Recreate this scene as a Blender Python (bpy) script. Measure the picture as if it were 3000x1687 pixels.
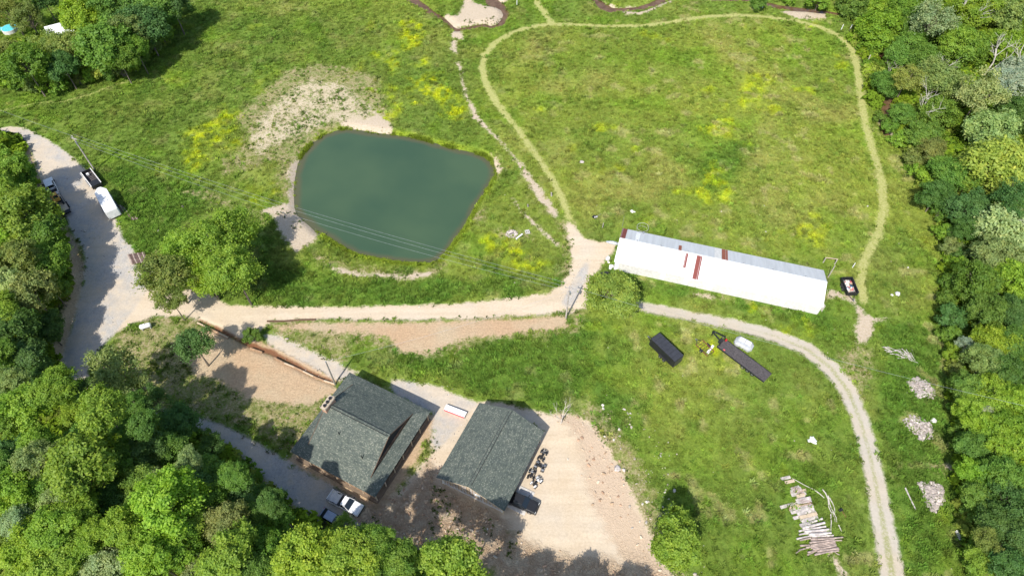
import bpy, math, random
import numpy as np
from mathutils import Vector, Matrix
for o in list(bpy.data.objects): bpy.data.objects.remove(o)
SC = bpy.context.scene
C = SC.collection
# ------------------------------------------------------------------ camera, light, exposure
H, F_PX, PITCH = 105.0, 2000.0, math.radians(53)
cam_d = bpy.data.cameras.new('camera'); cam = bpy.data.objects.new('camera', cam_d); C.objects.link(cam)
cam.location = (0, 0, H); cam.rotation_euler = (math.radians(90)-PITCH, 0, 0)
cam_d.sensor_fit = 'HORIZONTAL'; cam_d.sensor_width = 36; cam_d.lens = 24; cam_d.clip_start = 1; cam_d.clip_end = 6000
SC.camera = cam
SUN_EL, SUN_AZ = math.radians(50), math.radians(205.3)      # azimuth of the sun, clockwise from +y
w = bpy.data.worlds.new('World'); SC.world = w; w.use_nodes = True
nt = w.node_tree; bg = nt.nodes['Background']
sk = nt.nodes.new('ShaderNodeTexSky'); sk.sky_type = 'NISHITA'; sk.sun_disc = False
sk.sun_elevation = SUN_EL; sk.sun_rotation = SUN_AZ; sk.air_density = 1.0; sk.dust_density = 1.2
nt.links.new(sk.outputs[0], bg.inputs[0]); bg.inputs[1].default_value = 0.13
sd_ = bpy.data.lights.new('sun', 'SUN'); sun = bpy.data.objects.new('sun', sd_); C.objects.link(sun)
sd_.energy = 3.9; sd_.angle = math.radians(0.53); sd_.color = (1.0, 0.955, 0.88)
sv = Vector((math.sin(SUN_AZ)*math.cos(SUN_EL), math.cos(SUN_AZ)*math.cos(SUN_EL), math.sin(SUN_EL)))
sun.rotation_euler = sv.to_track_quat('Z', 'Y').to_euler()
SC.view_settings.view_transform = 'Standard'; SC.view_settings.look = 'None'
SC.view_settings.exposure = 0.58; SC.view_settings.gamma = 1; SC.view_settings.use_curve_mapping = False
SC.render.engine = 'CYCLES'
# ------------------------------------------------------------------ pixel (3000 px photo) <-> world
Fv = np.array([0, math.cos(PITCH), -math.sin(PITCH)]); Uv = np.array([0, math.sin(PITCH), math.cos(PITCH)])
def G(px, py, z=0.0):
    d = Fv + np.array([1, 0, 0])*(px-1500)/F_PX + Uv*(843.5-py)/F_PX
    t = (z-H)/d[2]; return np.array([d[0]*t, d[1]*t, z])
OVS = 3000/2576.
def ppm(p):                                                # photo pixels per metre at a world point
    v = np.array(p)-np.array([0, 0, H]); return F_PX/float(v @ Fv)
def ov(*pts): return [(x*OVS, y*OVS) for x, y in pts]
# ------------------------------------------------------------------ numpy noise
def _h(ix, iy, s):
    n = (ix*374761393 + iy*668265263 + s*974634777) & 0xffffffff
    n = ((n ^ (n >> 13))*1274126177) & 0xffffffff
    return ((n ^ (n >> 16)) & 0xffff)/65535.0
def vn(x, y, sc, s=0):
    x = np.asarray(x, float)/sc; y = np.asarray(y, float)/sc
    ix = np.floor(x).astype(np.int64); iy = np.floor(y).astype(np.int64); fx = x-ix; fy = y-iy
    fx = fx*fx*(3-2*fx); fy = fy*fy*(3-2*fy)
    a = _h(ix, iy, s)*(1-fx)+_h(ix+1, iy, s)*fx; b = _h(ix, iy+1, s)*(1-fx)+_h(ix+1, iy+1, s)*fx
    return a*(1-fy)+b*fy
def fbm(x, y, sc, s=0, o=4):
    r = 0; a = 1; t = 0
    for i in range(o): r = r+a*vn(x, y, sc/2**i, s+i*17); t += a; a *= .55
    return r/t
def sst(e0, e1, x):
    t = np.clip((x-e0)/(e1-e0), 0, 1); return t*t*(3-2*t)
# ------------------------------------------------------------------ signed distances (metres, positive inside)
FAR = -12.0
def sd_poly(X, Y, P, reach=8.0):
    P = np.array(P); out = np.full(X.shape, FAR)
    m = (X > P[:, 0].min()-reach) & (X < P[:, 0].max()+reach) & (Y > P[:, 1].min()-reach) & (Y < P[:, 1].max()+reach)
    x = X[m]; y = Y[m]
    if x.size == 0: return out
    d = np.full(x.shape, 1e9); ins = np.zeros(x.shape, bool)
    n = len(P)
    for i in range(n):
        x0, y0 = P[i]; x1, y1 = P[(i+1) % n]
        dx, dy = x1-x0, y1-y0; L = dx*dx+dy*dy+1e-9
        t = np.clip(((x-x0)*dx+(y-y0)*dy)/L, 0, 1)
        d = np.minimum(d, (x-x0-t*dx)**2+(y-y0-t*dy)**2)
        c = ((y0 > y) != (y1 > y)) & (x < (x1-x0)*(y-y0)/((y1-y0) if abs(y1-y0) > 1e-9 else 1e-9)+x0)
        ins ^= c
    d = np.sqrt(d); out[m] = np.where(ins, d, -np.minimum(d, -FAR)); return out
def sd_line(X, Y, P, reach=8.0):                            # P: x, y, half width
    P = np.array(P); out = np.full(X.shape, FAR)
    m = (X > P[:, 0].min()-reach) & (X < P[:, 0].max()+reach) & (Y > P[:, 1].min()-reach) & (Y < P[:, 1].max()+reach)
    x = X[m]; y = Y[m]
    if x.size == 0: return out
    d = np.full(x.shape, FAR)
    for i in range(len(P)-1):
        x0, y0, w0 = P[i]; x1, y1, w1 = P[i+1]
        dx, dy = x1-x0, y1-y0; L = dx*dx+dy*dy+1e-9
        t = np.clip(((x-x0)*dx+(y-y0)*dy)/L, 0, 1)
        d = np.maximum(d, (w0+t*(w1-w0))-np.sqrt((x-x0-t*dx)**2+(y-y0-t*dy)**2))
    out[m] = d; return out
# ------------------------------------------------------------------ terrain
POND_Z, CREEK_Z = -0.75, -0.7
POND = [G(x, y, POND_Z)[:2] for x, y in ov((870,331),(900,334),(925,338),(955,343),(985,346),(1040,353),(1070,360),(1100,370),(1130,378),(1160,385),(1190,391),(1213,398),(1226,408),(1236,425),(1237,442),(1228,458),(1215,477),(1203,497),(1190,520),(1176,545),(1160,572),(1145,592),(1130,612),(1115,632),(1100,648),(1083,655),(1060,656),(1030,656),(995,652),(960,646),(930,641),(900,634),(876,622),(850,606),(828,592),(803,578),(790,565),(772,550),(758,538),(752,520),(751,500),(750,478),(752,455),(756,430),(760,412),(768,394),(783,375),(800,360),(822,345),(845,336))]
HILL0 = ov((-300,330),(0,338),(40,352),(66,395),(85,450),(110,510),(150,570),(180,625),(196,690),(178,780),(155,850),(140,940),(165,1000),(250,1040),(390,1060),(470,1085),(540,1125),(600,1170),(650,1220),(690,1262),(750,1310),(850,1345),(960,1400),(1100,1440),(1150,1620),(-400,1620))
HILL = [G(x, y, 1.0)[:2] for x, y in HILL0]
def crk(sc, ox, oy, pts, z=CREEK_Z):
    o = []
    for x, y, w_ in pts:
        g = G((x*sc+ox)*OVS, (y*sc+oy)*OVS, z); o.append((g[0], g[1], w_*sc*OVS/ppm(g)/2))
    return o
CREEKS = [crk(.1422, 1013.2, 0, [(1620,-200,160),(1560,0,150),(1600,60,180),(1700,100,120),(1790,170,60),(1840,270,45),(1790,370,40),(1710,455,35),(1560,497,26),(1440,462,45),(1300,480,55),(1150,512,48),(1050,525,30),(960,540,22),(870,500,25),(780,410,45),(680,330,60),(600,260,45),(480,220,80),(400,140,70),(250,60,120),(130,-30,120),(0,-100,120)]),
          crk(.25, 1288, 0, [(780,-60,60),(850,10,50),(920,75,90),(990,112,60),(1100,102,36),(1250,97,50),(1400,55,55),(1500,10,60),(1620,-40,60)]),
          crk(.25, 1288, 0, [(1850,-30,30),(2000,2,20),(2200,8,20),(2400,8,25),(2600,55,50),(2680,78,50),(2800,92,40),(2950,105,26),(3150,125,26),(3300,155,36),(3450,190,36),(3560,215,30),(3650,400,30),(3720,580,50),(3780,780,40),(3830,960,70),(3750,1060,90),(3776,1150,50),(3740,1240,24),(3720,1300,24),(3780,1380,45),(3830,1440,36),(3870,1490,10)])]
DT = []
for _x, _y, _w in [(585,941,7),(640,966,10),(700,997,11),(760,1022,15),(800,1036,15),(850,1062,13),(900,1090,13),(945,1108,10),(982,1122,7)]:
    _g = G(_x, _y, 0); DT.append((_g[0], _g[1], .35))
def height(X, Y):
    X = np.asarray(X, float); Y = np.asarray(Y, float)
    z = (fbm(X, Y, 16, 3, 3)-.5)*.45
    z = z+(fbm(X, Y, 2.2, 9, 2)-.5)*.10
    p = sd_poly(X, Y, POND); z = z*sst(4, 9, np.abs(p))+0  # level ground round the pond
    z = np.where(p > -2.6, z-sst(-2.6, 1.6, p)*2.2, z)
    for c in CREEKS:
        q = sd_line(X, Y, c); z = z-sst(-2.2, 1.2, q)*1.35
    q = sd_line(X, Y, DT); z = z-sst(-.6, .5, q)*.55
    q = sd_poly(X, Y, HILL, 60); z = z+sst(-.5, 5.0, q)*2.6+sst(3, 45, q)*9.0
    d = np.hypot(X, np.maximum(0, np.abs(Y-100)-100)); z = z+sst(250, 1400, d)*60*fbm(X, Y, 300, 5, 3)
    return z
def hz(x, y): return float(height(np.array([x]), np.array([y]))[0])
def W(px, py, dz=0.0):                                      # photo pixel -> point on the terrain (+dz)
    z = dz
    for i in range(7):
        g = G(px, py, z); z = .5*z+.5*(hz(g[0], g[1])+dz)
    g = G(px, py, z); return Vector((g[0], g[1], z-dz))
def Wp(pts): return [tuple(W(x, y))[:2] for x, y in ov(*pts)]
def Wl(pts, k=1.0):
    o = []
    for x, y, w_ in pts:
        g = W(x*OVS, y*OVS); o.append((g.x, g.y, k*w_*OVS/ppm(g)/2))
    return o
c142 = lambda pts: [(x*.1422+1013.2, y*.1422) for x, y in pts]
r4 = lambda ox, oy, pts: [(x*.25+ox, y*.25+oy) for x, y in pts]
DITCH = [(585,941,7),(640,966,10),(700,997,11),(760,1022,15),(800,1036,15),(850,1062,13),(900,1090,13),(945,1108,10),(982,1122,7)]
DW = None
MASKS = {
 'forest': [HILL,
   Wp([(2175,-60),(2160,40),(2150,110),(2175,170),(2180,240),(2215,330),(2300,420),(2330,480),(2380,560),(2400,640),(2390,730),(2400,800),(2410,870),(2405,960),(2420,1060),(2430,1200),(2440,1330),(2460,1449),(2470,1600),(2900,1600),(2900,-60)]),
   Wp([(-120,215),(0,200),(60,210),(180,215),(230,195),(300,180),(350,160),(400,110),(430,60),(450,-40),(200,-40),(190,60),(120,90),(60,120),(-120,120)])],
 'dry': [Wp([(590,300),(650,240),(720,180),(800,160),(880,172),(950,195),(965,250),(975,300),(985,330),(925,325),(870,320),(840,330),(800,355),(765,385),(745,430),(735,490),(715,510),(695,450),(705,400),(640,420),(560,440),(560,400),(600,380),(620,340)]),
   Wl([(470,485,14),(520,490,26),(570,515,16),(630,535,14),(660,550,14)]), Wl([(800,648,22),(850,666,26),(900,680,26),(960,690,24),(1030,693,24),(1080,687,26),(1112,668,18)]),
   Wp([(300,835),(400,800),(480,800),(520,830),(600,880),(840,990),(800,1070),(735,1130),(700,1110),(620,1080),(560,1060),(400,1020),(330,980),(260,900)]),
   Wp([(690,810),(850,808),(1000,808),(1200,804),(1420,792),(1450,830),(1380,850),(1250,850),(1180,880),(1060,900),(980,880),(880,860),(870,910),(800,880),(700,840)]),
   Wp([(1180,1080),(1110,1060),(1060,1150),(1000,1230),(960,1250),(1000,1290),(1060,1200),(1110,1150)]),
   Wl([(1240,395,20),(1256,425,24),(1250,445,14)]), Wl([(1180,530,20),(1200,545,40),(1215,530,16)]),
   Wp([(1410,560),(1440,560),(1450,600),(1430,640),(1440,690),(1420,715),(1405,700),(1420,650)]),
   Wp([(2150,870),(2190,880),(2190,930),(2170,1000),(2140,960),(2110,900)]),
   Wp([(1470,1010),(1530,1040),(1600,1150),(1640,1250),(1700,1400),(1740,1449),(1720,1560),(1600,1560),(1560,1200),(1450,1060)]),
   Wl([(1262,588,24),(1290,588,24),(1330,592,14)]), Wl([(2330,1160,14),(2400,1190,26),(2440,1230,8)], 1),
   Wl([(1750,740,10),(1790,745,16),(1830,752,6)]), Wl([(1400,775,40),(1450,800,40),(1440,830,30)])],
 'straw': [Wl([(1432,548,18),(1416,505,18),(1392,455,18),(1348,388,18),(1300,322,18),(1252,265,20),(1222,210,20),(1212,172,19),(1218,140,18),(1245,108,18),(1290,82,16),(1340,67,15),(1385,61,14),(1450,63,13),(1530,66,13),(1620,65,13),(1665,60,13),(1720,50,14),(1780,42,14),(1850,38,13),(1930,44,14),(2000,52,15),(2060,68,16),(2110,90,18),(2140,120,20),(2155,165,21),(2165,230,21),(2174,300,20),(2190,360,20),(2208,415,21),(2220,470,22),(2222,530,22),(2210,588,22),(2186,632,22),(2168,670,22),(2166,720,22),(2175,760,20)]),
   Wl([(1345,-30,18),(1352,10,17),(1372,35,18),(1386,58,17)]),
   Wl([(-60,290,6),(0,280,6),(80,262,6),(160,256,5),(220,240,4),(290,215,4),(340,198,3)])],
 'earth': [Wp([(690,822),(760,812),(860,812),(950,812),(1050,810),(1150,806),(1300,802),(1420,795),(1425,818),(1400,828),(1340,832),(1280,842),(1200,846),(1150,858),(1100,884),(1010,888),(980,850),(900,835),(850,840),(780,830),(720,830)]),
   Wp([(560,830),(630,870),(700,900),(780,940),(838,970),(850,985),(820,1000),(790,1020),(720,1015),(620,1000),(560,960),(490,945),(470,900),(480,850),(520,820)]),
   Wl([(590,945,20),(700,1000,30),(760,1080,20)], .0001),
   [(-24.2+a*9.2*math.cos(-.475)-b*9.2*math.sin(-.475), 47.75+a*9.2*math.sin(-.475)+b*9.2*math.cos(-.475)) for a, b in ((-1, -1), (1, -1), (1, 1), (-1, 1))],
   Wp([(640,850),(760,895),(860,960),(830,965),(700,905),(620,870)]),
   Wl([(64,365,20),(78,420,24),(96,470,26),(140,560,30),(182,625,32),(198,690,34),(186,760,34),(160,840,34),(145,900,26)]),
   Wl([(655,1200,18),(700,1250,22),(745,1285,22),(785,1310,12)])],
 'scrape': [Wp([(625,350),(660,300),(690,262),(740,225),(780,205),(860,212),(915,262),(950,280),(930,300),(880,305),(830,305),(760,335),(700,360),(650,385)])],
 'sand': [Wp(c142([(1110,-60),(1240,-60),(1250,60),(1400,90),(1450,110),(1700,140),(1800,200),(1830,280),(1780,370),(1720,450),(1560,490),(1440,450),(1250,460),(1080,490),(1040,530),(1060,640),(1060,700),(960,690),(950,800),(960,900),(970,940),(900,920),(850,860),(850,700),(880,560),(860,500),(700,300),(800,270),(960,290),(1040,150)])),
   Wp(c142([(900,1110),(1000,1110),(1040,1150),(1030,1190),(940,1180)])), Wp(c142([(1640,-30),(1880,-30),(1800,60),(1700,80)])),
   Wl([(1157,170,6),(1165,210,6),(1176,250,6),(1185,265,9),(1196,292,17),(1206,305,10),(1225,325,5),(1255,352,6),(1290,392,7),(1318,430,17),(1345,470,22),(1370,505,24),(1388,530,22),(1400,542,10)]),
   Wl([(1288,498,5),(1310,530,5),(1350,570,6),(1380,595,9),(1402,615,9)]),
   Wp([(858,312),(880,292),(920,300),(955,285),(968,300),(988,318),(985,342),(960,340),(930,334),(885,327)]),
   Wp([(745,400),(760,398),(745,470),(745,520),(775,558),(795,580),(805,592),(790,610),(765,620),(745,640),(720,610),(700,580),(690,545),(660,530),(690,518),(728,512),(728,470),(725,430)]),
   Wl([(1083,660,16),(1096,660,10)], 1), Wl([(1243,403,10),(1254,425,14),(1250,440,6)], 1), Wl([(840,676,8),(900,690,10),(960,692,10),(1030,695,12),(1075,690,12)]),
   Wp(r4(1932, 0, [(130,120),(300,90),(560,130),(590,190),(400,200),(250,175)])), Wp(r4(1932, 0, [(1190,1140),(1250,1160),(1300,1290),(1230,1300),(1170,1230)])), Wp(r4(1932, 0, [(1120,1240),(1180,1260),(1290,1380),(1330,1450),(1290,1440),(1180,1310)])),
   Wp(r4(1932, 362, [(1450,220),(1580,230),(1600,280),(1500,290)])), Wp(r4(1288, 0, [(1100,118),(1280,125),(1420,80),(1560,15),(1700,-20),(1500,60),(1400,110),(1280,150),(1150,150)])), Wp(r4(1288, 0, [(850,-10),(960,55),(1080,90),(1250,70),(1270,85),(1100,105),(980,90),(900,40)])),
   Wp([(2080,728),(2110,732),(2145,748),(2160,768),(2175,790),(2200,802),(2235,800),(2198,812),(2193,840),(2178,862),(2156,858),(2150,835),(2158,800),(2150,770),(2125,752),(2080,748)]),
   Wl([(2085,1390,4),(2110,1420,10),(2125,1449,14)]), Wl([(1750,740,4),(1780,744,9),(1800,748,4)]), Wl([(2380,1170,4),(2410,1180,12),(2422,1195,8)])],
 'dirt': [Wp([(345,700),(375,730),(450,735),(470,728),(520,735),(545,750),(575,767),(620,768),(750,771),(860,772),(950,769),(1100,766),(1200,759),(1300,748),(1380,737),(1410,715),(1430,690),(1440,655),(1432,610),(1420,570),(1432,555),(1450,575),(1470,600),(1510,608),(1552,610),(1546,632),(1525,655),(1508,680),(1490,710),(1480,745),(1478,775),(1440,785),(1400,788),(1340,795),(1250,800),(1150,803),(1050,806),(950,806),(850,803),(760,806),(690,810),(650,835),(640,860),(600,858),(560,830),(520,815),(470,795),(400,795),(330,815),(290,838),(260,860),(300,760)]),
   Wp([(1345,1060),(1400,1040),(1440,1045),(1480,1060),(1520,1110),(1560,1180),(1600,1260),(1650,1370),(1700,1449),(1710,1560),(1300,1560),(1250,1449),(1300,1330),(1290,1300),(1330,1290),(1300,1250),(1340,1160),(1370,1085)]),
   Wp([(1190,1010),(1260,1012),(1330,1028),(1400,1045),(1385,1090),(1280,1045),(1215,1020),(1180,1075),(1150,1130),(1110,1190),(1080,1215),(1060,1200),(1100,1130),(1080,1120),(1140,1050),(1170,1020)]),
   Wp([(1098,1120),(1135,1130),(1085,1205),(1020,1255),(985,1290),(962,1272),(1035,1200)]), Wp([(1060,1200),(1200,1010),(1375,1085),(1340,1330),(1280,1340),(1180,1290)])],
 'rock': [Wp([(900,1285),(960,1250),(1010,1240),(1050,1200),(1080,1150),(1100,1190),(1100,1210),(1180,1250),(1270,1300),(1290,1330),(1330,1360),(1400,1392),(1550,1402),(1620,1440),(1680,1560),(950,1560),(1250,1440),(1190,1410),(1120,1395),(1050,1410),(1000,1370),(930,1330),(890,1310)]),
   Wp([(1400,1040),(1450,1045),(1500,1085),(1530,1130),(1580,1220),(1620,1330),(1660,1400),(1700,1480),(1640,1480),(1560,1400),(1500,1290),(1470,1190),(1455,1110),(1430,1070)])],
 'gravel': [Wp([(-40,320),(5,322),(30,318),(62,322),(110,345),(150,370),(190,402),(228,440),(240,470),(262,510),(290,545),(312,600),(335,625),(352,690),(372,730),(340,775),(310,810),(292,835),(265,865),(240,895),(222,930),(232,975),(262,1000),(330,1020),(400,1027),(470,1042),(560,1067),(620,1097),(700,1142),(760,1182),(830,1217),(890,1252),(930,1282),(945,1305),(900,1325),(850,1325),(800,1310),(760,1285),(700,1240),(650,1190),(600,1140),(540,1100),(480,1068),(400,1045),(330,1040),(230,1015),(185,985),(160,945),(158,900),(172,850),(190,790),(202,740),(212,700),(216,650),(205,618),(185,590),(160,540),(120,490),(100,440),(90,410),(75,375),(50,350),(8,342),(-40,340)]),
   Wp([(665,842),(690,842),(740,862),(800,890),(850,912),(880,928),(900,938),(885,942),(870,960),(845,955),(780,920),(720,890),(670,862)]),
   Wp([(985,955),(1040,960),(1100,970),(1130,985),(1180,1005),(1200,1015),(1180,1040),(1140,1090),(1100,1130),(1085,1110),(1090,1045),(1080,1035),(985,985)]),
   Wl([(1430,760,30),(1450,720,30),(1465,690,26),(1475,665,14)])],
 'track': [Wl([(1596,766,28),(1650,778,31),(1750,797,31),(1850,818,33),(1950,845,38),(2030,878,44),(2090,925,46),(2135,985,48),(2165,1060,46),(2185,1130,46),(2200,1200,48),(2215,1280,52),(2230,1360,58),(2245,1449,62),(2260,1600,66)])],
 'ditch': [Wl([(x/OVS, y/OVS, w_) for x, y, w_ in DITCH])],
}
YEL = [Wp([(445,360),(490,320),(540,300),(590,270),(600,300),(570,340),(560,370),(600,360),(640,335),(635,352),(590,382),(540,385),(500,410),(480,430),(455,410)]), Wp([(945,155),(1000,105),(1045,60),(1050,70),(1020,130),(1000,165),(985,300),(975,300),(972,180)]),
       Wp([(1040,150),(1065,145),(1085,155),(1070,170),(1045,168)]), Wp([(1000,180),(1050,185),(1090,205),(1130,240),(1160,280),(1150,290),(1110,270),(1050,255),(1015,235)]),
       Wp([(1885,195),(1925,190),(1930,230),(1900,270),(1870,290),(1840,340),(1800,345),(1780,310),(1810,280),(1860,230)]), Wp([(1790,430),(1850,460),(1850,505),(1800,515),(1750,490),(1730,470)]),
       Wp([(640,482),(700,470),(702,500),(650,508)]), Wp([(1770,885),(1790,870),(1810,880),(1800,900),(1775,905)]), Wp([(1815,900),(1840,890),(1870,930),(1860,945),(1830,930)]),
       Wp([(2010,585),(2060,575),(2090,590),(2050,605)]), Wp([(1290,640),(1330,640),(1330,670),(1300,668)]), Wp([(1220,575),(1250,570),(1255,590),(1235,600)]), Wp([(1925,800),(1990,830),(2020,850),(1960,835)])]
LUSH = [Wp([(560,690),(700,660),(800,680),(900,700),(1100,700),(1250,690),(1420,700),(1380,735),(1200,755),(950,765),(620,765)]), Wp([(880,880),(1000,900),(1150,870),(1400,810),(1480,800),(1500,900),(1450,1030),(1330,1020),(1200,1000),(1060,960),(930,925)]),
        Wp([(300,440),(420,440),(560,520),(480,560),(420,640),(350,700),(330,600),(290,530)]), Wp([(1560,690),(1800,720),(2080,790),(2100,800),(2080,830),(1800,760),(1580,720)]),
        Wp([(1730,440),(1800,370),(1860,360),(1880,420),(1840,470),(1780,465)]), Wp([(1480,960),(1600,1050),(1600,1130),(1520,1060)]), Wp([(2200,800),(2390,800),(2400,1000),(2420,1400),(2300,1449),(2240,1200),(2210,950)])]
FIELD = Wp([(1420,540),(1300,340),(1220,180),(1250,110),(1380,64),(1650,66),(1850,44),(2050,64),(2140,130),(2165,280),(2215,430),(2215,580),(2160,680),(2080,670),(1560,570)])
# ------------------------------------------------------------------ ground grid + colour / mask fields
def axis(a, b, st, far0, far1):
    core = np.arange(a, b+1e-6, st); L = []; s = st; v = a
    while v > far0: s *= 1.35; v -= s; L.append(v)
    Rr = []; s = st; v = b
    while v < far1: s *= 1.35; v += s; Rr.append(v)
    return np.array(L[::-1]+list(core)+Rr)
GX = axis(-156, 156, .42, -1600, 1600); GY = axis(20, 192, .42, -1200, 1900)
XX, YY = np.meshgrid(GX, GY)
def union(X, Y, L):
    r = np.full(X.shape, FAR)
    for P in L: r = np.maximum(r, sd_line(X, Y, P) if len(P[0]) == 3 else sd_poly(X, Y, P))
    return r
def grass_colour(X, Y):
    n1 = fbm(X, Y, 30, 21, 3); n2 = fbm(X, Y, 5, 33, 4); n3 = fbm(X, Y, 11, 45, 3)
    fld = sst(-6, 6, np.asarray(sd_poly(X, Y, FIELD))); lush = sst(-3, 3, union(X, Y, LUSH)+(n2-.5)*8)
    a = np.array([.138, .195, .040]); b = np.array([.215, .245, .050]); l = np.array([.098, .170, .030]); o = np.array([.27, .25, .085]); yl = np.array([.42, .45, .020]); br = np.array([.155, .235, .030])
    E = lambda v: v[..., None]
    east = sst(-20, 40, X)
    col = a+(b-a)*E(np.clip(sst(.30, .70, n1)*.75+.40*fld+.18*east-.1, 0, 1))
    col = col+(br-col)*E(sst(.5, .75, fbm(X, Y, 9, 77, 3))*.65)
    col = col+(o-col)*E(sst(.52, .78, n3)*(.30+.35*fld))
    col = col+(l-col)*E(np.clip(lush*.85+sst(.54, .7, n2)*.45*(1-.35*fld), 0, .95))
    ys = union(X, Y, YEL)
    k = sst(-2.5, 3.5, ys+(n2-.5)*15)*(.12+.88*sst(.38, .64, fbm(X, Y, 1.4, 5, 3)))*(1-.4*fld)
    k = np.maximum(k, .5*sst(.70, .84, fbm(X, Y, 7, 91, 4))*(.4+.6*fld))
    col = col+(yl-col)*E(np.clip(k, 0, .92))
    tan = sst(.62, .74, fbm(X, Y, 3.2, 101, 4))*(.25+.35*sst(0, 30, X)); col = col+(np.array([.34, .30, .15])-col)*E(tan)
    col = col*E(.92+.42*(fbm(X, Y, 1.5, 131, 2)-.3))
    return col*np.array([1.04, 1.10, .92])
HH = height(XX, YY)
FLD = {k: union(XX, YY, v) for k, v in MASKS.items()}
GC = grass_colour(XX, YY)
vis = sd_poly(XX, YY, POND)
_k = (sst(-2.6, -1.3, vis)*(.55+.45*sst(.3, .5, vn(XX, YY, 3, 8))))[..., None]; GC = GC+(np.array([.22, .29, .025])-GC)*_k
FLD['pond'] = vis
FLD['creek'] = union(XX, YY, CREEKS)
# ------------------------------------------------------------------ material helper
def mat(name):
    m = bpy.data.materials.new(name); m.use_nodes = True; t = m.node_tree
    return m, t, t.nodes['Principled BSDF'], (lambda k, **kw: _n(t, k, **kw))
def _n(t, k, **kw):
    n = t.nodes.new('ShaderNode'+k)
    for a, v in kw.items():
        if a.startswith('i_'):
            key = a[2:]; key = int(key) if key.isdigit() else key
            n.inputs[key].default_value = v
        else: setattr(n, a, v)
    return n
def ramp(t, src, stops):
    r = t.nodes.new('ShaderNodeValToRGB'); e = r.color_ramp.elements
    e[0].position, e[0].color = stops[0][0], (*stops[0][1], 1); e[1].position, e[1].color = stops[-1][0], (*stops[-1][1], 1)
    for p, c in stops[1:-1]:
        x = e.new(p); x.color = (*c, 1)
    t.links.new(src, r.inputs[0]); return r.outputs[0]
def simple(name, col, rough=.7, metal=0., var=.12, sc=3., spec=.3):
    m, t, b, n = mat(name)
    no = n('TexNoise', i_Scale=sc, i_Detail=4.); tc = n('TexCoord'); t.links.new(tc.outputs['Object'], no.inputs['Vector'])
    c0 = [max(0, c*(1-var*1.6)) for c in col]; c1 = [min(1, c*(1+var)) for c in col]
    t.links.new(ramp(t, no.outputs['Fac'], [(.3, c0), (.7, c1)]), b.inputs['Base Color'])
    b.inputs['Roughness'].default_value = rough; b.inputs['Metallic'].default_value = metal; b.inputs['Specular IOR Level'].default_value = spec
    return m
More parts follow.
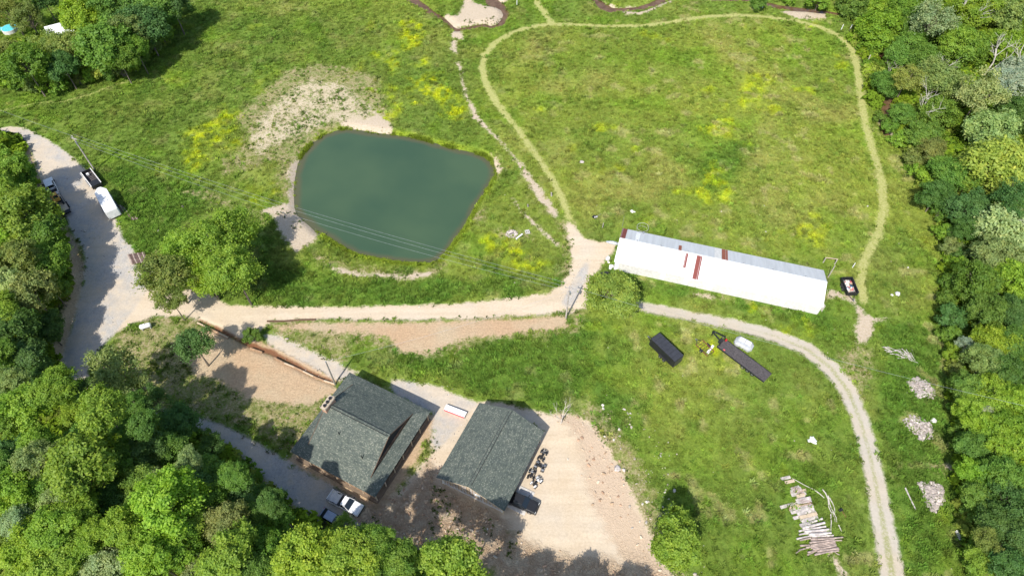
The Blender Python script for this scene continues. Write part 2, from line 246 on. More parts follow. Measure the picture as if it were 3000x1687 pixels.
# ------------------------------------------------------------------ ground material
def ground_material():
    m, t, b, n = mat('ground_cover'); L = t.links.new
    geo = n('NewGeometry'); pos = geo.outputs['Position']
    def noise(sc, det=4., rough=.6): 
        x = n('TexNoise', i_Scale=sc, i_Detail=det, i_Roughness=rough); L(pos, x.inputs['Vector']); return x.outputs['Fac']
    def math_(op, a, c=None):
        x = n('Math', operation=op)
        for i, v in enumerate((a, c)):
            if v is None: continue
            if isinstance(v, (int, float)): x.inputs[i].default_value = v
            else: L(v, x.inputs[i])
        return x.outputs[0]
    def mix(f, a, c, bl='MIX'):
        x = n('Mix', data_type='RGBA', blend_type=bl, clamp_factor=True)
        for i, v in ((0, f), (6, a), (7, c)):
            if isinstance(v, (int, float)): x.inputs[i].default_value = v
            elif isinstance(v, tuple): x.inputs[i].default_value = (*v, 1)
            else: L(v, x.inputs[i])
        return x.outputs[2]
    def att(nm): x = n('Attribute', attribute_name=nm); return x
    nf = noise(2.6, 6., .75); nm_ = noise(.55, 5., .65); nb = noise(.12, 4., .6); nfine = noise(9., 3., .7)
    edge = math_('ADD', math_('MULTIPLY', math_('SUBTRACT', nf, .5), 2.2), math_('MULTIPLY', math_('SUBTRACT', nm_, .5), 3.2))
    def mask(nm, amp=1., wid=.5, off=0.):
        s = att(nm).outputs['Fac']; v = math_('ADD', math_('ADD', s, math_('MULTIPLY', edge, amp)), off)
        x = n('MapRange', interpolation_type='SMOOTHSTEP', clamp=True); x.inputs[1].default_value = -wid; x.inputs[2].default_value = wid
        L(v, x.inputs[0]); return x.outputs[0]
    g = att('grass').outputs['Color']
    gv = ramp(t, nf, [(.30, (.62, .68, .62)), (.5, (1.0, 1.0, .95)), (.70, (1.38, 1.30, 1.3))])
    col = mix(1., g, gv, 'MULTIPLY')
    gv2 = ramp(t, nm_, [(.3, (.86, .90, .88)), (.7, (1.14, 1.1, 1.08))]); col = mix(1., col, gv2, 'MULTIPLY')
    # woodland floor
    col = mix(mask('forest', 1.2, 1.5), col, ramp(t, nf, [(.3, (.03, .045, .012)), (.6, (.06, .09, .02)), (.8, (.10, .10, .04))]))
    # dry thin grass with earth showing
    dc = ramp(t, nf, [(.32, (.13, .16, .035)), (.46, (.27, .24, .10)), (.58, (.42, .34, .21)), (.75, (.52, .43, .30))])
    dm = mask('dry', 1.5, 1.2); cover = ramp(t, nm_, [(.38, (.35,)*3), (.58, (1.,)*3)])
    dmx = math_('MULTIPLY', dm, cover); col = mix(dmx, col, dc)
    # mown straw track
    st = ramp(t, nf, [(.32, (.28, .30, .075)), (.5, (.43, .42, .15)), (.72, (.53, .50, .24))])
    col = mix(math_('MULTIPLY', mask('straw', .55, .55), .88), col, st)
    ec = ramp(t, nb, [(.35, (.55, .38, .235)), (.65, (.55, .43, .285))]); ef = ramp(t, nf, [(.3, (.72, .70, .68)), (.7, (1.12, 1.12, 1.12))])
    ec = mix(1., ec, ef, 'MULTIPLY'); col = mix(mask('earth', .9, .6), col, ec)
    sc_ = ramp(t, nf, [(.28, (.30, .26, .15)), (.42, (.50, .40, .285)), (.7, (.60, .51, .40))])
    col = mix(mask('sand', 1.0, .45), col, sc_)
    scr = math_('MULTIPLY', mask('scrape', 1.6, 1.2), ramp(t, nf, [(.36, (.25,)*3), (.52, (1.,)*3)])); col = mix(scr, col, ramp(t, nm_, [(.35, (.50, .41, .27)), (.65, (.58, .49, .35))]))
    # compacted dirt road
    wv = n('TexNoise', i_Scale=.16, i_Detail=5., i_Roughness=.55); L(pos, wv.inputs['Vector'])
    rd = ramp(t, wv.outputs['Fac'], [(.32, (.54, .43, .29)), (.5, (.57, .48, .355)), (.68, (.54, .485, .40))])
    rd = mix(.55, rd, ramp(t, nf, [(.3, (.42, .33, .24)), (.6, (.60, .49, .36)), (.8, (.64, .55, .43))]))
    rut = n('TexNoise', i_Scale=1., i_Detail=3.); rm = n('Mapping'); rm.inputs['Scale'].default_value = (.05, .9, .5); L(pos, rm.inputs[0]); L(rm.outputs[0], rut.inputs['Vector']); rd = mix(1., rd, ramp(t, rut.outputs['Fac'], [(.38, (.95, .94, .93)), (.62, (1.03, 1.03, 1.03))]), 'MULTIPLY')
    md = mask('dirt', .55, .4); col = mix(md, col, rd)
    # gravel: grey stone worn to tan in places
    vg = n('TexVoronoi', i_Scale=5.5); L(pos, vg.inputs['Vector'])
    gr = mix(.26, ramp(t, nm_, [(.36, (.35, .335, .315)), (.5, (.41, .38, .34)), (.62, (.49, .42, .33)), (.7, (.51, .42, .31))]), ramp(t, vg.outputs['Color'], [(.2, (.25, .24, .23)), (.8, (.58, .55, .51))]))
    gr = mix(ramp(t, n('TexNoise', i_Scale=.09, i_Detail=4.).outputs['Fac'], [(.42, (0.,)*3), (.62, (1.,)*3)]) if False else math_('MULTIPLY', ramp(t, noise(.10, 5., .6), [(.42, (0.,)*3), (.60, (1.,)*3)]), .75), gr, rd)
    mg = mask('gravel', .50, .4); col = mix(mg, col, gr)
    tr = mix(.3, ramp(t, wv.outputs['Fac'], [(.35, (.45, .38, .285)), (.6, (.43, .39, .33))]), ramp(t, nf, [(.3, (.34, .30, .22)), (.7, (.60, .53, .43))]))
    mid = n('MapRange', interpolation_type='SMOOTHSTEP'); mid.inputs[1].default_value = .95; mid.inputs[2].default_value = 1.6; L(att('track').outputs['Fac'], mid.inputs[0])
    tr = mix(math_('MULTIPLY', math_('MULTIPLY', mid.outputs[0], ramp(t, nf, [(.46, (1.,)*3), (.62, (0.,)*3)])), .75), tr, (.23, .25, .07))
    mt_ = mask('track', .45, .4); col = mix(mt_, col, tr)
    # broken rocky earth
    vr = n('TexVoronoi', i_Scale=1.9, feature='DISTANCE_TO_EDGE'); 
    warp = n('VectorMath', operation='MULTIPLY_ADD'); nv = n('TexNoise', i_Scale=1.2, i_Detail=3.); L(pos, nv.inputs['Vector']); L(nv.outputs['Color'], warp.inputs[0]); warp.inputs[1].default_value = (1.6, 1.6, 1.6); L(pos, warp.inputs[2]); L(warp.outputs[0], vr.inputs['Vector'])
    rc = ramp(t, nm_, [(.34, (.36, .25, .155)), (.5, (.43, .32, .215)), (.66, (.51, .41, .285))])
    rc = mix(1., rc, ramp(t, nf, [(.3, (.72, .70, .68)), (.75, (1.2, 1.2, 1.2))]), 'MULTIPLY')
    mr = mask('rock', 1.3, 1.0); paleside = att('eastpad').outputs['Fac']
    rc = mix(paleside, rc, mix(1., (.53, .41, .295), ramp(t, nf, [(.3, (.88, .86, .84)), (.7, (1.06, 1.06, 1.06))]), 'MULTIPLY'))
    col = mix(mr, col, rc)
    col = mix(mask('ditch', .25, .3), col, (.20, .095, .05))  # red-brown ditch bed, the shadow line along the edging painted into its colour
    # wet shore
    wet = n('MapRange', interpolation_type='SMOOTHSTEP'); wet.inputs[1].default_value = -.35; wet.inputs[2].default_value = .3
    L(math_('MAXIMUM', att('pond').outputs['Fac'], att('creek').outputs['Fac']), wet.inputs[0])
    col = mix(wet.outputs[0], col, (.17, .105, .06))
    L(col, b.inputs['Base Color']); b.inputs['Roughness'].default_value = .93; b.inputs['Specular IOR Level'].default_value = .12
    # relief
    hard = math_('MAXIMUM', math_('MAXIMUM', md, mg), mt_); soft = math_('SUBTRACT', 1., math_('MULTIPLY', hard, .82))
    rk = math_('MULTIPLY', math_('MULTIPLY', math_('MULTIPLY', mr, math_('SUBTRACT', 1., math_('MULTIPLY', paleside, .65))), math_('MINIMUM', vr.outputs['Distance'], .15)), .8)
    hgt = math_('ADD', math_('MULTIPLY', math_('ADD', math_('MULTIPLY', nf, .30), math_('MULTIPLY', nfine, .15)), soft), rk)
    bp = n('Bump', i_Strength=.9, i_Distance=.8); L(hgt, bp.inputs['Height']); L(bp.outputs[0], b.inputs['Normal'])
    return m
GM = ground_material()
EASTPAD = sst(-3, 3, sd_poly(XX, YY, Wp([(1395,1035),(1450,1040),(1550,1100),(1720,1449),(1640,1420),(1560,1395),(1480,1350),(1440,1100)])))
def ground_objects():
    ny, nx = XX.shape; idx = np.arange(nx*ny).reshape(ny, nx)
    q = np.stack([idx[:-1, :-1], idx[:-1, 1:], idx[1:, 1:], idx[1:, :-1]], -1).reshape(-1, 4)
    cen = lambda A: ((A[:-1, :-1]+A[:-1, 1:]+A[1:, 1:]+A[1:, :-1])/4).reshape(-1)
    cls = np.zeros(len(q), int)
    order = [('forest', 1), ('straw', 2), ('earth', 3), ('sand', 4), ('dirt', 5), ('gravel', 6), ('track', 8), ('rock', 7)]
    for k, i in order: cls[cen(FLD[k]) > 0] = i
    names = ['meadow_ground', 'woodland_floor', 'mown_track', 'bare_earth_bank', 'sand_patch', 'dirt_road', 'gravel_road', 'rocky_ground', 'two_rut_track']
    co = np.stack([XX, YY, HH], -1).reshape(-1, 3)
    for i, nm in enumerate(names):
        f = q[cls == i]
        if not len(f): continue
        u, inv = np.unique(f, return_inverse=True); f = inv.reshape(-1, 4)
        me = bpy.data.meshes.new(nm); me.vertices.add(len(u)); me.vertices.foreach_set('co', co[u].ravel().astype(np.float32))
        me.loops.add(len(f)*4); me.loops.foreach_set('vertex_index', f.ravel().astype(np.int32))
        me.polygons.add(len(f)); me.polygons.foreach_set('loop_start', np.arange(0, len(f)*4, 4, dtype=np.int32)); 
        me.polygons.foreach_set('use_smooth', np.ones(len(f), bool)); me.update(calc_edges=True)
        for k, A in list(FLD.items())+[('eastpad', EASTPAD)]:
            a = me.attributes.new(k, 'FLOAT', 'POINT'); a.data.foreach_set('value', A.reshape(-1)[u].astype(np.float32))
        a = me.attributes.new('grass', 'FLOAT_COLOR', 'POINT')
        a.data.foreach_set('color', np.concatenate([GC.reshape(-1, 3)[u], np.ones((len(u), 1))], 1).ravel().astype(np.float32))
        me.materials.append(GM); o = bpy.data.objects.new(nm, me); C.objects.link(o); o['kind'] = 'structure'
ground_objects()
# ------------------------------------------------------------------ mesh builder
class MB:
    def __init__(s): s.v = []; s.f = []; s.mi = []; s.cur = 0
    def add(s, vs, fs):
        n = len(s.v); s.v += [tuple(v) for v in vs]; s.f += [tuple(i+n for i in f) for f in fs]; s.mi += [s.cur]*len(fs); return s
    def box(s, x, y, z, sx, sy, sz, rz=0., top=None, M=None):       # centre of base z; top=(tx,ty) taper
        tx, ty = top or (1, 1); c, q = math.cos(rz), math.sin(rz); vs = []
        for k, (kx, ky) in ((0, (1, 1)), (1, (tx, ty))):
            for a, b in ((-1, -1), (1, -1), (1, 1), (-1, 1)):
                px, py = a*sx/2*kx, b*sy/2*ky; p = Vector((x+px*c-py*q, y+px*q+py*c, z+k*sz))
                vs.append(M @ p if M else p)
        return s.add(vs, [(3, 2, 1, 0), (4, 5, 6, 7), (0, 1, 5, 4), (1, 2, 6, 5), (2, 3, 7, 6), (3, 0, 4, 7)])
    def tube(s, pts, rad, n=8, cap=True):
        pts = [Vector(p) for p in pts]; rad = rad if isinstance(rad, (list, tuple)) else [rad]*len(pts); vs = []; fs = []
        for i, p in enumerate(pts):
            d = (pts[min(i+1, len(pts)-1)]-pts[max(i-1, 0)]).normalized(); u = d.orthogonal().normalized(); w_ = d.cross(u)
            if i and u.dot(pu) < 0.999: u = (pu-d*pu.dot(d)).normalized(); w_ = d.cross(u)
            pu = u
            for k in range(n): a = 2*math.pi*k/n; vs.append(p+(u*math.cos(a)+w_*math.sin(a))*rad[i])
        for i in range(len(pts)-1):
            for k in range(n): a = i*n+k; b = i*n+(k+1) % n; fs.append((a, b, b+n, a+n))
        if cap: fs.append(tuple(range(n))[::-1]); fs.append(tuple(range((len(pts)-1)*n, len(pts)*n)))
        return s.add(vs, fs)
    def prism(s, poly, z0, z1):                                # poly in xy
        n = len(poly); vs = [(x, y, z0) for x, y in poly]+[(x, y, z1) for x, y in poly]
        return s.add(vs, [tuple(range(n))[::-1], tuple(range(n, 2*n))]+[(i, (i+1) % n, (i+1) % n+n, i+n) for i in range(n)])
    def side(s, prof, y0, y1, tap=0.):                         # side profile in xz extruded across y, upper points drawn in by tap
        n = len(prof); zs = [p[1] for p in prof]; z0, z1 = min(zs), max(zs)
        k = lambda z: tap*(z-z0)/(z1-z0+1e-9)
        vs = [(x, y0+k(z), z) for x, z in prof]+[(x, y1-k(z), z) for x, z in prof]
        return s.add(vs, [tuple(range(n))[::-1], tuple(range(n, 2*n))]+[(i, (i+1) % n, (i+1) % n+n, i+n) for i in range(n)])
    def blob(s, x, y, z, r, rnd, sq=.7):
        vs = []; fs = []; off = Vector((x, y, z)); ph = (1+5**.5)/2
        ico = [(-1,ph,0),(1,ph,0),(-1,-ph,0),(1,-ph,0),(0,-1,ph),(0,1,ph),(0,-1,-ph),(0,1,-ph),(ph,0,-1),(ph,0,1),(-ph,0,-1),(-ph,0,1)]
        a = rnd.uniform(0, 6.3); ex, ey = rnd.uniform(.7, 1.3), rnd.uniform(.7, 1.3)
        for p in ico:
            v = Vector(p).normalized()*r*rnd.uniform(.75, 1.2); v = Vector((v.x*ex, v.y*ey, v.z*sq)); v.rotate(Matrix.Rotation(a, 3, 'Z')); vs.append(v+off)
        return s.add(vs, [(0,11,5),(0,5,1),(0,1,7),(0,7,10),(0,10,11),(1,5,9),(5,11,4),(11,10,2),(10,7,6),(7,1,8),(3,9,4),(3,4,2),(3,2,6),(3,6,8),(3,8,9),(4,9,5),(2,4,11),(6,2,10),(8,6,7),(9,8,1)])
    def mesh(s, name, mats, smooth=False):
        me = bpy.data.meshes.new(name); me.from_pydata(s.v, [], s.f); mats = mats if isinstance(mats, (list, tuple)) else [mats]
        for m in mats: me.materials.append(m)
        if len(mats) > 1: me.polygons.foreach_set('material_index', s.mi)
        if smooth: me.polygons.foreach_set('use_smooth', [True]*len(s.f))
        me.update(); return me
    def build(s, name, mats, parent=None, smooth=False, bevel=0.):
        o = bpy.data.objects.new(name, s.mesh(name, mats, smooth)); C.objects.link(o)
        if parent: o.parent = parent
        if bevel:
            b = o.modifiers.new('bevel', 'BEVEL'); b.width = bevel; b.segments = 2; b.limit_method = 'ANGLE'; b.angle_limit = .6
        return o
def tag(o, label=None, cat=None, group=None, kind=None):
    if label: o['label'] = label
    if cat: o['category'] = cat
    if group: o['group'] = group
    if kind: o['kind'] = kind
    return o
def empty(name, loc, rz=0.): 
    o = bpy.data.objects.new(name, None); C.objects.link(o); o.location = loc; o.rotation_euler = (0, 0, rz); o.empty_display_size = .5; return o
def copy_tree(o, parent=None):
    c = o.copy(); C.objects.link(c); c.parent = parent
    for ch in list(o.children): copy_tree(ch, c)
    return c
def heading(a, b): d = b-a; return math.atan2(d.y, d.x)
# ------------------------------------------------------------------ water
def water_material(name, deep, shallow, att=None):
    m, t, b, n = mat(name); L = t.links.new
    if att:
        a = n('Attribute', attribute_name=att); no = n('TexNoise', i_Scale=.25, i_Detail=3.); geo = n('NewGeometry'); L(geo.outputs['Position'], no.inputs['Vector'])
        ad = n('Math', operation='MULTIPLY_ADD'); L(no.outputs['Fac'], ad.inputs[0]); ad.inputs[1].default_value = 1.6; L(a.outputs['Fac'], ad.inputs[2])
        mr = n('MapRange', interpolation_type='SMOOTHSTEP'); mr.inputs[1].default_value = .6; mr.inputs[2].default_value = 1.9; L(ad.outputs[0], mr.inputs[0])
        mx = n('Mix', data_type='RGBA'); L(mr.outputs[0], mx.inputs[0]); mx.inputs[6].default_value = (*shallow, 1); n5 = n('TexNoise', i_Scale=.06, i_Detail=3.); L(geo.outputs['Position'], n5.inputs['Vector']); L(ramp(t, n5.outputs['Fac'], [(.35, [c*.88 for c in deep]), (.65, [deep[0]*1.25, deep[1]*1.1, deep[2]*1.02])]), mx.inputs[7])
        L(mx.outputs[2], b.inputs['Base Color'])
    else:
        no = n('TexNoise', i_Scale=.7, i_Detail=4.); geo = n('NewGeometry'); L(geo.outputs['Position'], no.inputs['Vector'])
        L(ramp(t, no.outputs['Fac'], [(.35, deep), (.7, shallow)]), b.inputs['Base Color'])
    b.inputs['Roughness'].default_value = .06; b.inputs['Specular IOR Level'].default_value = .45
    nn = n('TexNoise', i_Scale=3.5, i_Detail=3.); geo2 = n('NewGeometry'); L(geo2.outputs['Position'], nn.inputs['Vector'])
    bp = n('Bump', i_Strength=.2, i_Distance=.05); L(nn.outputs['Fac'], bp.inputs['Height']); L(bp.outputs[0], b.inputs['Normal'])
    return m
def sheet(name, polys_sd, x0, x1, y0, y1, st, z, m, grow=.5):
    xs = np.arange(x0, x1, st); ys = np.arange(y0, y1, st); X, Y = np.meshgrid(xs, ys); s = polys_sd(X, Y)
    idx = np.arange(X.size).reshape(X.shape); q = np.stack([idx[:-1, :-1], idx[:-1, 1:], idx[1:, 1:], idx[1:, :-1]], -1).reshape(-1, 4)
    q = q[s.reshape(-1)[q].max(1) > -grow]; u, inv = np.unique(q, return_inverse=True)
    co = np.stack([X.reshape(-1)[u], Y.reshape(-1)[u], np.full(len(u), z)], 1)
    me = bpy.data.meshes.new(name); me.from_pydata(co.tolist(), [], inv.reshape(-1, 4).tolist())
    a = me.attributes.new('shore', 'FLOAT', 'POINT'); a.data.foreach_set('value', s.reshape(-1)[u].astype(np.float32))
    me.materials.append(m); o = bpy.data.objects.new(name, me); C.objects.link(o); o['kind'] = 'structure'
PP = np.array(POND)
sheet('pond_water', lambda X, Y: sd_poly(X, Y, POND), PP[:, 0].min()-2, PP[:, 0].max()+2, PP[:, 1].min()-2, PP[:, 1].max()+2, .8, POND_Z,
      water_material('pond_water_green', (.046, .090, .050), (.085, .088, .045), 'shore'), 1.0)
for cr in CREEKS:
    cp = np.array(cr)
    sheet('creek_water', lambda X, Y: sd_line(X, Y, cr), cp[:, 0].min()-4, cp[:, 0].max()+4, max(60, cp[:, 1].min()-4), cp[:, 1].max()+4, .6, CREEK_Z, water_material('creek_water_brown', (.10, .055, .028), (.17, .105, .06)), .9)
# ------------------------------------------------------------------ scattered ground cover (uncountable)
rng = np.random.default_rng(7)
def tuft_mesh(name, n, rad, hgt, wid, m, seed, lean=.5):
    r = np.random.default_rng(seed); V = []; Fc = []
    for i in range(n):
        a = r.uniform(0, 2*np.pi); d = rad*np.sqrt(r.uniform()); x, y = d*np.cos(a), d*np.sin(a)
        b = a+r.normal(0, .8); l = lean*r.uniform(.3, 1.2)*hgt; h = hgt*r.uniform(.45, 1.1)*(1-.35*d/rad); c = b+np.pi/2+r.normal(0, .5); w_ = wid*r.uniform(.6, 1.3)
        k = len(V); V += [(x-w_*np.cos(c), y-w_*np.sin(c), -.03), (x+w_*np.cos(c), y+w_*np.sin(c), -.03),
                          (x+l*.45*np.cos(b)+w_*np.cos(c), y+l*.45*np.sin(b)+w_*np.sin(c), h*.7), (x+l*.45*np.cos(b)-w_*np.cos(c), y+l*.45*np.sin(b)-w_*np.sin(c), h*.7), (x+l*np.cos(b), y+l*np.sin(b), h)]
        Fc += [(k, k+1, k+2, k+3), (k+3, k+2, k+4)]
    me = bpy.data.meshes.new(name); me.from_pydata(V, [], Fc); me.materials.append(m); return me
def inst_material(name, trans=.3, rough=.8):
    m, t, b, n = mat(name); L = t.links.new; t.nodes.remove(b); out = t.nodes['Material Output']
    a = n('Attribute', attribute_name='icol'); a.attribute_type = 'INSTANCER'
    d = n('BsdfDiffuse'); tr = n('BsdfTranslucent'); mx = n('MixShader'); mx.inputs[0].default_value = trans
    L(a.outputs['Color'], d.inputs[0]); L(a.outputs['Color'], tr.inputs[0]); L(d.outputs[0], mx.inputs[1]); L(tr.outputs[0], mx.inputs[2]); L(mx.outputs[0], out.inputs[0])
    return m
def scatter(name, me_src, P, scl, col, label=None):
    src = bpy.data.objects.new(name+'_piece', me_src)
    me = bpy.data.meshes.new(name); me.vertices.add(len(P)); me.vertices.foreach_set('co', P.ravel().astype(np.float32))
    r = np.zeros((len(P), 3)); r[:, 2] = rng.uniform(0, 6.283, len(P)); r[:, :2] = rng.normal(0, .12, (len(P), 2))
    a = me.attributes.new('rot', 'FLOAT_VECTOR', 'POINT'); a.data.foreach_set('vector', r.ravel().astype(np.float32))
    a = me.attributes.new('scl', 'FLOAT_VECTOR', 'POINT'); a.data.foreach_set('vector', scl.ravel().astype(np.float32))
    a = me.attributes.new('icol', 'FLOAT_COLOR', 'POINT'); a.data.foreach_set('color', np.concatenate([col, np.ones((len(P), 1))], 1).ravel().astype(np.float32))
    o = bpy.data.objects.new(name, me); C.objects.link(o); o['kind'] = 'stuff'
    if label: o['label'] = label
    g = bpy.data.node_groups.new(name, 'GeometryNodeTree')
    g.interface.new_socket('Geometry', in_out='INPUT', socket_type='NodeSocketGeometry'); g.interface.new_socket('Geometry', in_out='OUTPUT', socket_type='NodeSocketGeometry')
    N = g.nodes; gi = N.new('NodeGroupInput'); go = N.new('NodeGroupOutput'); ip = N.new('GeometryNodeInstanceOnPoints'); oi = N.new('GeometryNodeObjectInfo'); oi.inputs['Object'].default_value = src; oi.inputs['As Instance'].default_value = True
    an = []
    for nm in ('rot', 'scl'):
        x = N.new('GeometryNodeInputNamedAttribute'); x.data_type = 'FLOAT_VECTOR'; x.inputs['Name'].default_value = nm; an.append(x)
    e2r = N.new('FunctionNodeEulerToRotation'); l = g.links.new
    l(gi.outputs[0], ip.inputs['Points']); l(oi.outputs['Geometry'], ip.inputs['Instance']); l(an[0].outputs['Attribute'], e2r.inputs[0]); l(e2r.outputs[0], ip.inputs['Rotation']); l(an[1].outputs['Attribute'], ip.inputs['Scale']); l(ip.outputs[0], go.inputs[0])
    md = o.modifiers.new('scatter', 'NODES'); md.node_group = g
    return o
def bil(A, x, y):                                             # sample a grid field
    i = np.clip(np.searchsorted(GX, x)-1, 0, len(GX)-2); j = np.clip(np.searchsorted(GY, y)-1, 0, len(GY)-2)
    fx = (x-GX[i])/(GX[i+1]-GX[i]); fy = (y-GY[j])/(GY[j+1]-GY[j])
    if A.ndim == 3: fx = fx[:, None]; fy = fy[:, None]
    return (A[j, i]*(1-fx)+A[j, i+1]*fx)*(1-fy)+(A[j+1, i]*(1-fx)+A[j+1, i+1]*fx)*fy
def view_points(n, mx=1.06):
    y = rng.uniform(24, 188, n*2); x = rng.uniform(-150, 150, n*2)
    k = np.abs(x) < mx*(0.75*(y*math.cos(PITCH)+H*math.sin(PITCH)))+4; return x[k][:n], y[k][:n]
LUSHF = union(XX, YY, LUSH)
def bare(x, y):                                               # 1 where grass grows
    e = (fbm(x, y, 1.6, 63, 3)-.5)*2.4
    k = np.ones(x.shape)
    for nm in ('dirt', 'gravel', 'earth', 'sand', 'rock', 'track', 'ditch'): k *= 1-sst(-.7, .3, bil(FLD[nm], x, y)+e)
    k *= 1-.96*sst(-.3, .25, bil(FLD['straw'], x, y)+e*.2)
    k *= 1-sst(-.25, .2, np.maximum(bil(FLD['pond'], x, y), bil(FLD['creek'], x, y)))
    k *= 1-.72*sst(-1, 1.5, bil(FLD['dry'], x, y)+e); return k
TM = inst_material('grass_blades')
KEEP = []                                                     # building footprints kept free (filled in below)
def near_building(x, y):
    k = np.zeros(x.shape, bool)
    for P in FOOT: k |= sd_poly(x, y, P) > -.4
    return k
def rect(cx, cy, lx, ly, yaw):
    c, s = math.cos(yaw), math.sin(yaw); return [(cx+a*lx/2*c-b*ly/2*s, cy+a*lx/2*s+b*ly/2*c) for a, b in ((-1, -1), (1, -1), (1, 1), (-1, 1))]
FOOT = [rect(-24.1, 47.9, 15, 15, math.radians(-27.2)), rect(-3.2, 43.8, 11.2, 13.6, math.radians(-26.2)), rect(39.7, 82.3, 38.5, 8.6, math.radians(-16))]
def cover(name, n, rad, hgt, wid, blades, smin, smax, keep, bright=1., seed=1, lean=.5):
    x, y = view_points(n); p = keep(x, y); k = (rng.uniform(size=x.shape) < p) & ~near_building(x, y); x = x[k]; y = y[k]
    col = bil(GC, x, y)*(rng.uniform(.65, 1.45, (len(x), 1)))*bright*(1+rng.normal(0, .05, (len(x), 3)))
    s = rng.uniform(smin, smax, (len(x), 1))*(.75+.5*fbm(x, y, 6, 71, 3))[:, None]; s = np.repeat(s, 3, 1); s[:, 2] *= rng.uniform(.7, 1.3, len(x))
    scatter(name, tuft_mesh(name+'_tuft', blades, rad, hgt, wid, TM, seed, lean), np.stack([x, y, bil(HH, x, y)], 1), s, np.clip(col, .004, .7))
cover('meadow_grass', 300000, .34, .26, .035, 16, .6, 1.25, lambda x, y: bare(x, y)*(1-.8*sst(0, 4, bil(FLD['forest'], x, y)))*(.35+.65*sst(.3, .6, fbm(x, y, 3, 12, 3))), 1.3, 3, .8)
cover('tall_weeds', 90000, .34, .55, .07, 18, .6, 1.3, lambda x, y: bare(x, y)*np.clip(sst(-1, 2, bil(LUSHF, x, y))*.55+sst(.56, .68, fbm(x, y, 5, 33, 4))*.35+.14, 0, 1), 1.15, 5, .7)
def shore(x, y):
    p = bil(FLD['pond'], x, y); return ((p > -1.3) & (p < .15))*sst(.28, .42, fbm(x, y, 7, 88, 2))*(1-sst(-1.5, .5, bil(FLD['sand'], x, y)))
x, y = view_points(1500000); k = rng.uniform(size=x.shape) < shore(x, y); x = x[k]; y = y[k]
scatter('pond_edge_grass', tuft_mesh('reed_tuft', 22, .3, .5, .05, TM, 9, .5), np.stack([x, y, bil(HH, x, y)], 1), np.repeat(rng.uniform(.7, 1.3, (len(x), 1)), 3, 1), np.array([[.20, .27, .03]])*rng.uniform(.75, 1.3, (len(x), 1)), 'bright green fringe of rank grass round the pond edge')
# small weeds sprouting on the bare ground
x, y = view_points(160000); dd = np.max([bil(FLD[k_], x, y) for k_ in ('sand', 'rock', 'dry')], 0); ed = np.maximum(bil(FLD['dirt'], x, y), bil(FLD['gravel'], x, y))
k = (rng.uniform(size=x.shape) < (sst(-.5, .5, dd)*.35+((ed > -1.2) & (ed < .5))*.35)*sst(.52, .66, fbm(x, y, 3, 41, 3))) & (ed < .9) & ~near_building(x, y) & (bil(FLD['pond'], x, y) < -.3) & (bil(FLD['earth'], x, y) < -.3); x = x[k]; y = y[k]
scatter('bank_weeds', tuft_mesh('weed_tuft', 14, .22, .25, .05, TM, 13, .9), np.stack([x, y, bil(HH, x, y)], 1), np.repeat(rng.uniform(.5, 1.3, (len(x), 1)), 3, 1), np.array([[.09, .14, .025]])*rng.uniform(.6, 1.5, (len(x), 1)))
# loose stones on the building site, along road edges and in the grass
rr = random.Random(4); sb = MB(); sb.blob(0, 0, 0, .5, rr, .7)
def stones(name, n, dens, smin, smax, cols, label=None):
    x, y = view_points(n); k = (rng.uniform(size=x.shape) < dens(x, y)) & ~near_building(x, y); x = x[k]; y = y[k]
    s = smin*(smax/smin)**(rng.uniform(size=(len(x), 1))**2.2); s = s*rng.uniform(.7, 1.3, (len(x), 3)); c = np.array(cols)[rng.integers(0, len(cols), len(x))]*rng.uniform(.75, 1.15, (len(x), 1))
    scatter(name, sb.mesh(name+'_stone', inst_material(name+'_stone', 0.)), np.stack([x, y, bil(HH, x, y)+.05*s[:, 2]], 1), s, c, label)
stones('loose_rubble', 170000, lambda x, y: sst(-1.5, 1, bil(FLD['rock'], x, y)+(fbm(x, y, 4, 14)-.5)*3)*(.15+.85*sst(.44, .62, fbm(x, y, 5, 15, 3))), .12, .75, [(.46, .33, .22), (.42, .28, .19), (.52, .40, .29), (.55, .45, .34)], 'reddish broken stones strewn over the rocky building ground')
stones('road_edge_gravel', 260000, lambda x, y: ((bil(FLD['gravel'], x, y) > -1.0) & (bil(FLD['gravel'], x, y) < .6))*.5*sst(.42, .6, fbm(x, y, 5, 19, 3))+(bil(FLD['gravel'], x, y) > 0)*.05, .08, .28, [(.30, .29, .28), (.55, .53, .5), (.18, .17, .16)], 'grey stones kicked to the edges of the gravel roads')
EPAD = Wp([(1440,1000),(1650,1060),(1720,1250),(1760,1449),(1660,1449),(1600,1300),(1520,1150)])
stones('field_stones', 90000, lambda x, y: .5*sst(-3, 4, sd_poly(x, y, EPAD))*sst(.44, .62, fbm(x, y, 4, 29, 3))+.004*(bil(FLD['pond'], x, y) < -2)*(y < 110)*(bil(FLD['forest'], x, y) < -1)*(np.abs(bil(FLD['straw'], x, y)) > .0), .18, .8, [(.50, .44, .36), (.44, .38, .31), (.54, .50, .44)], 'pale stones scattered in the grass east of the workshop')
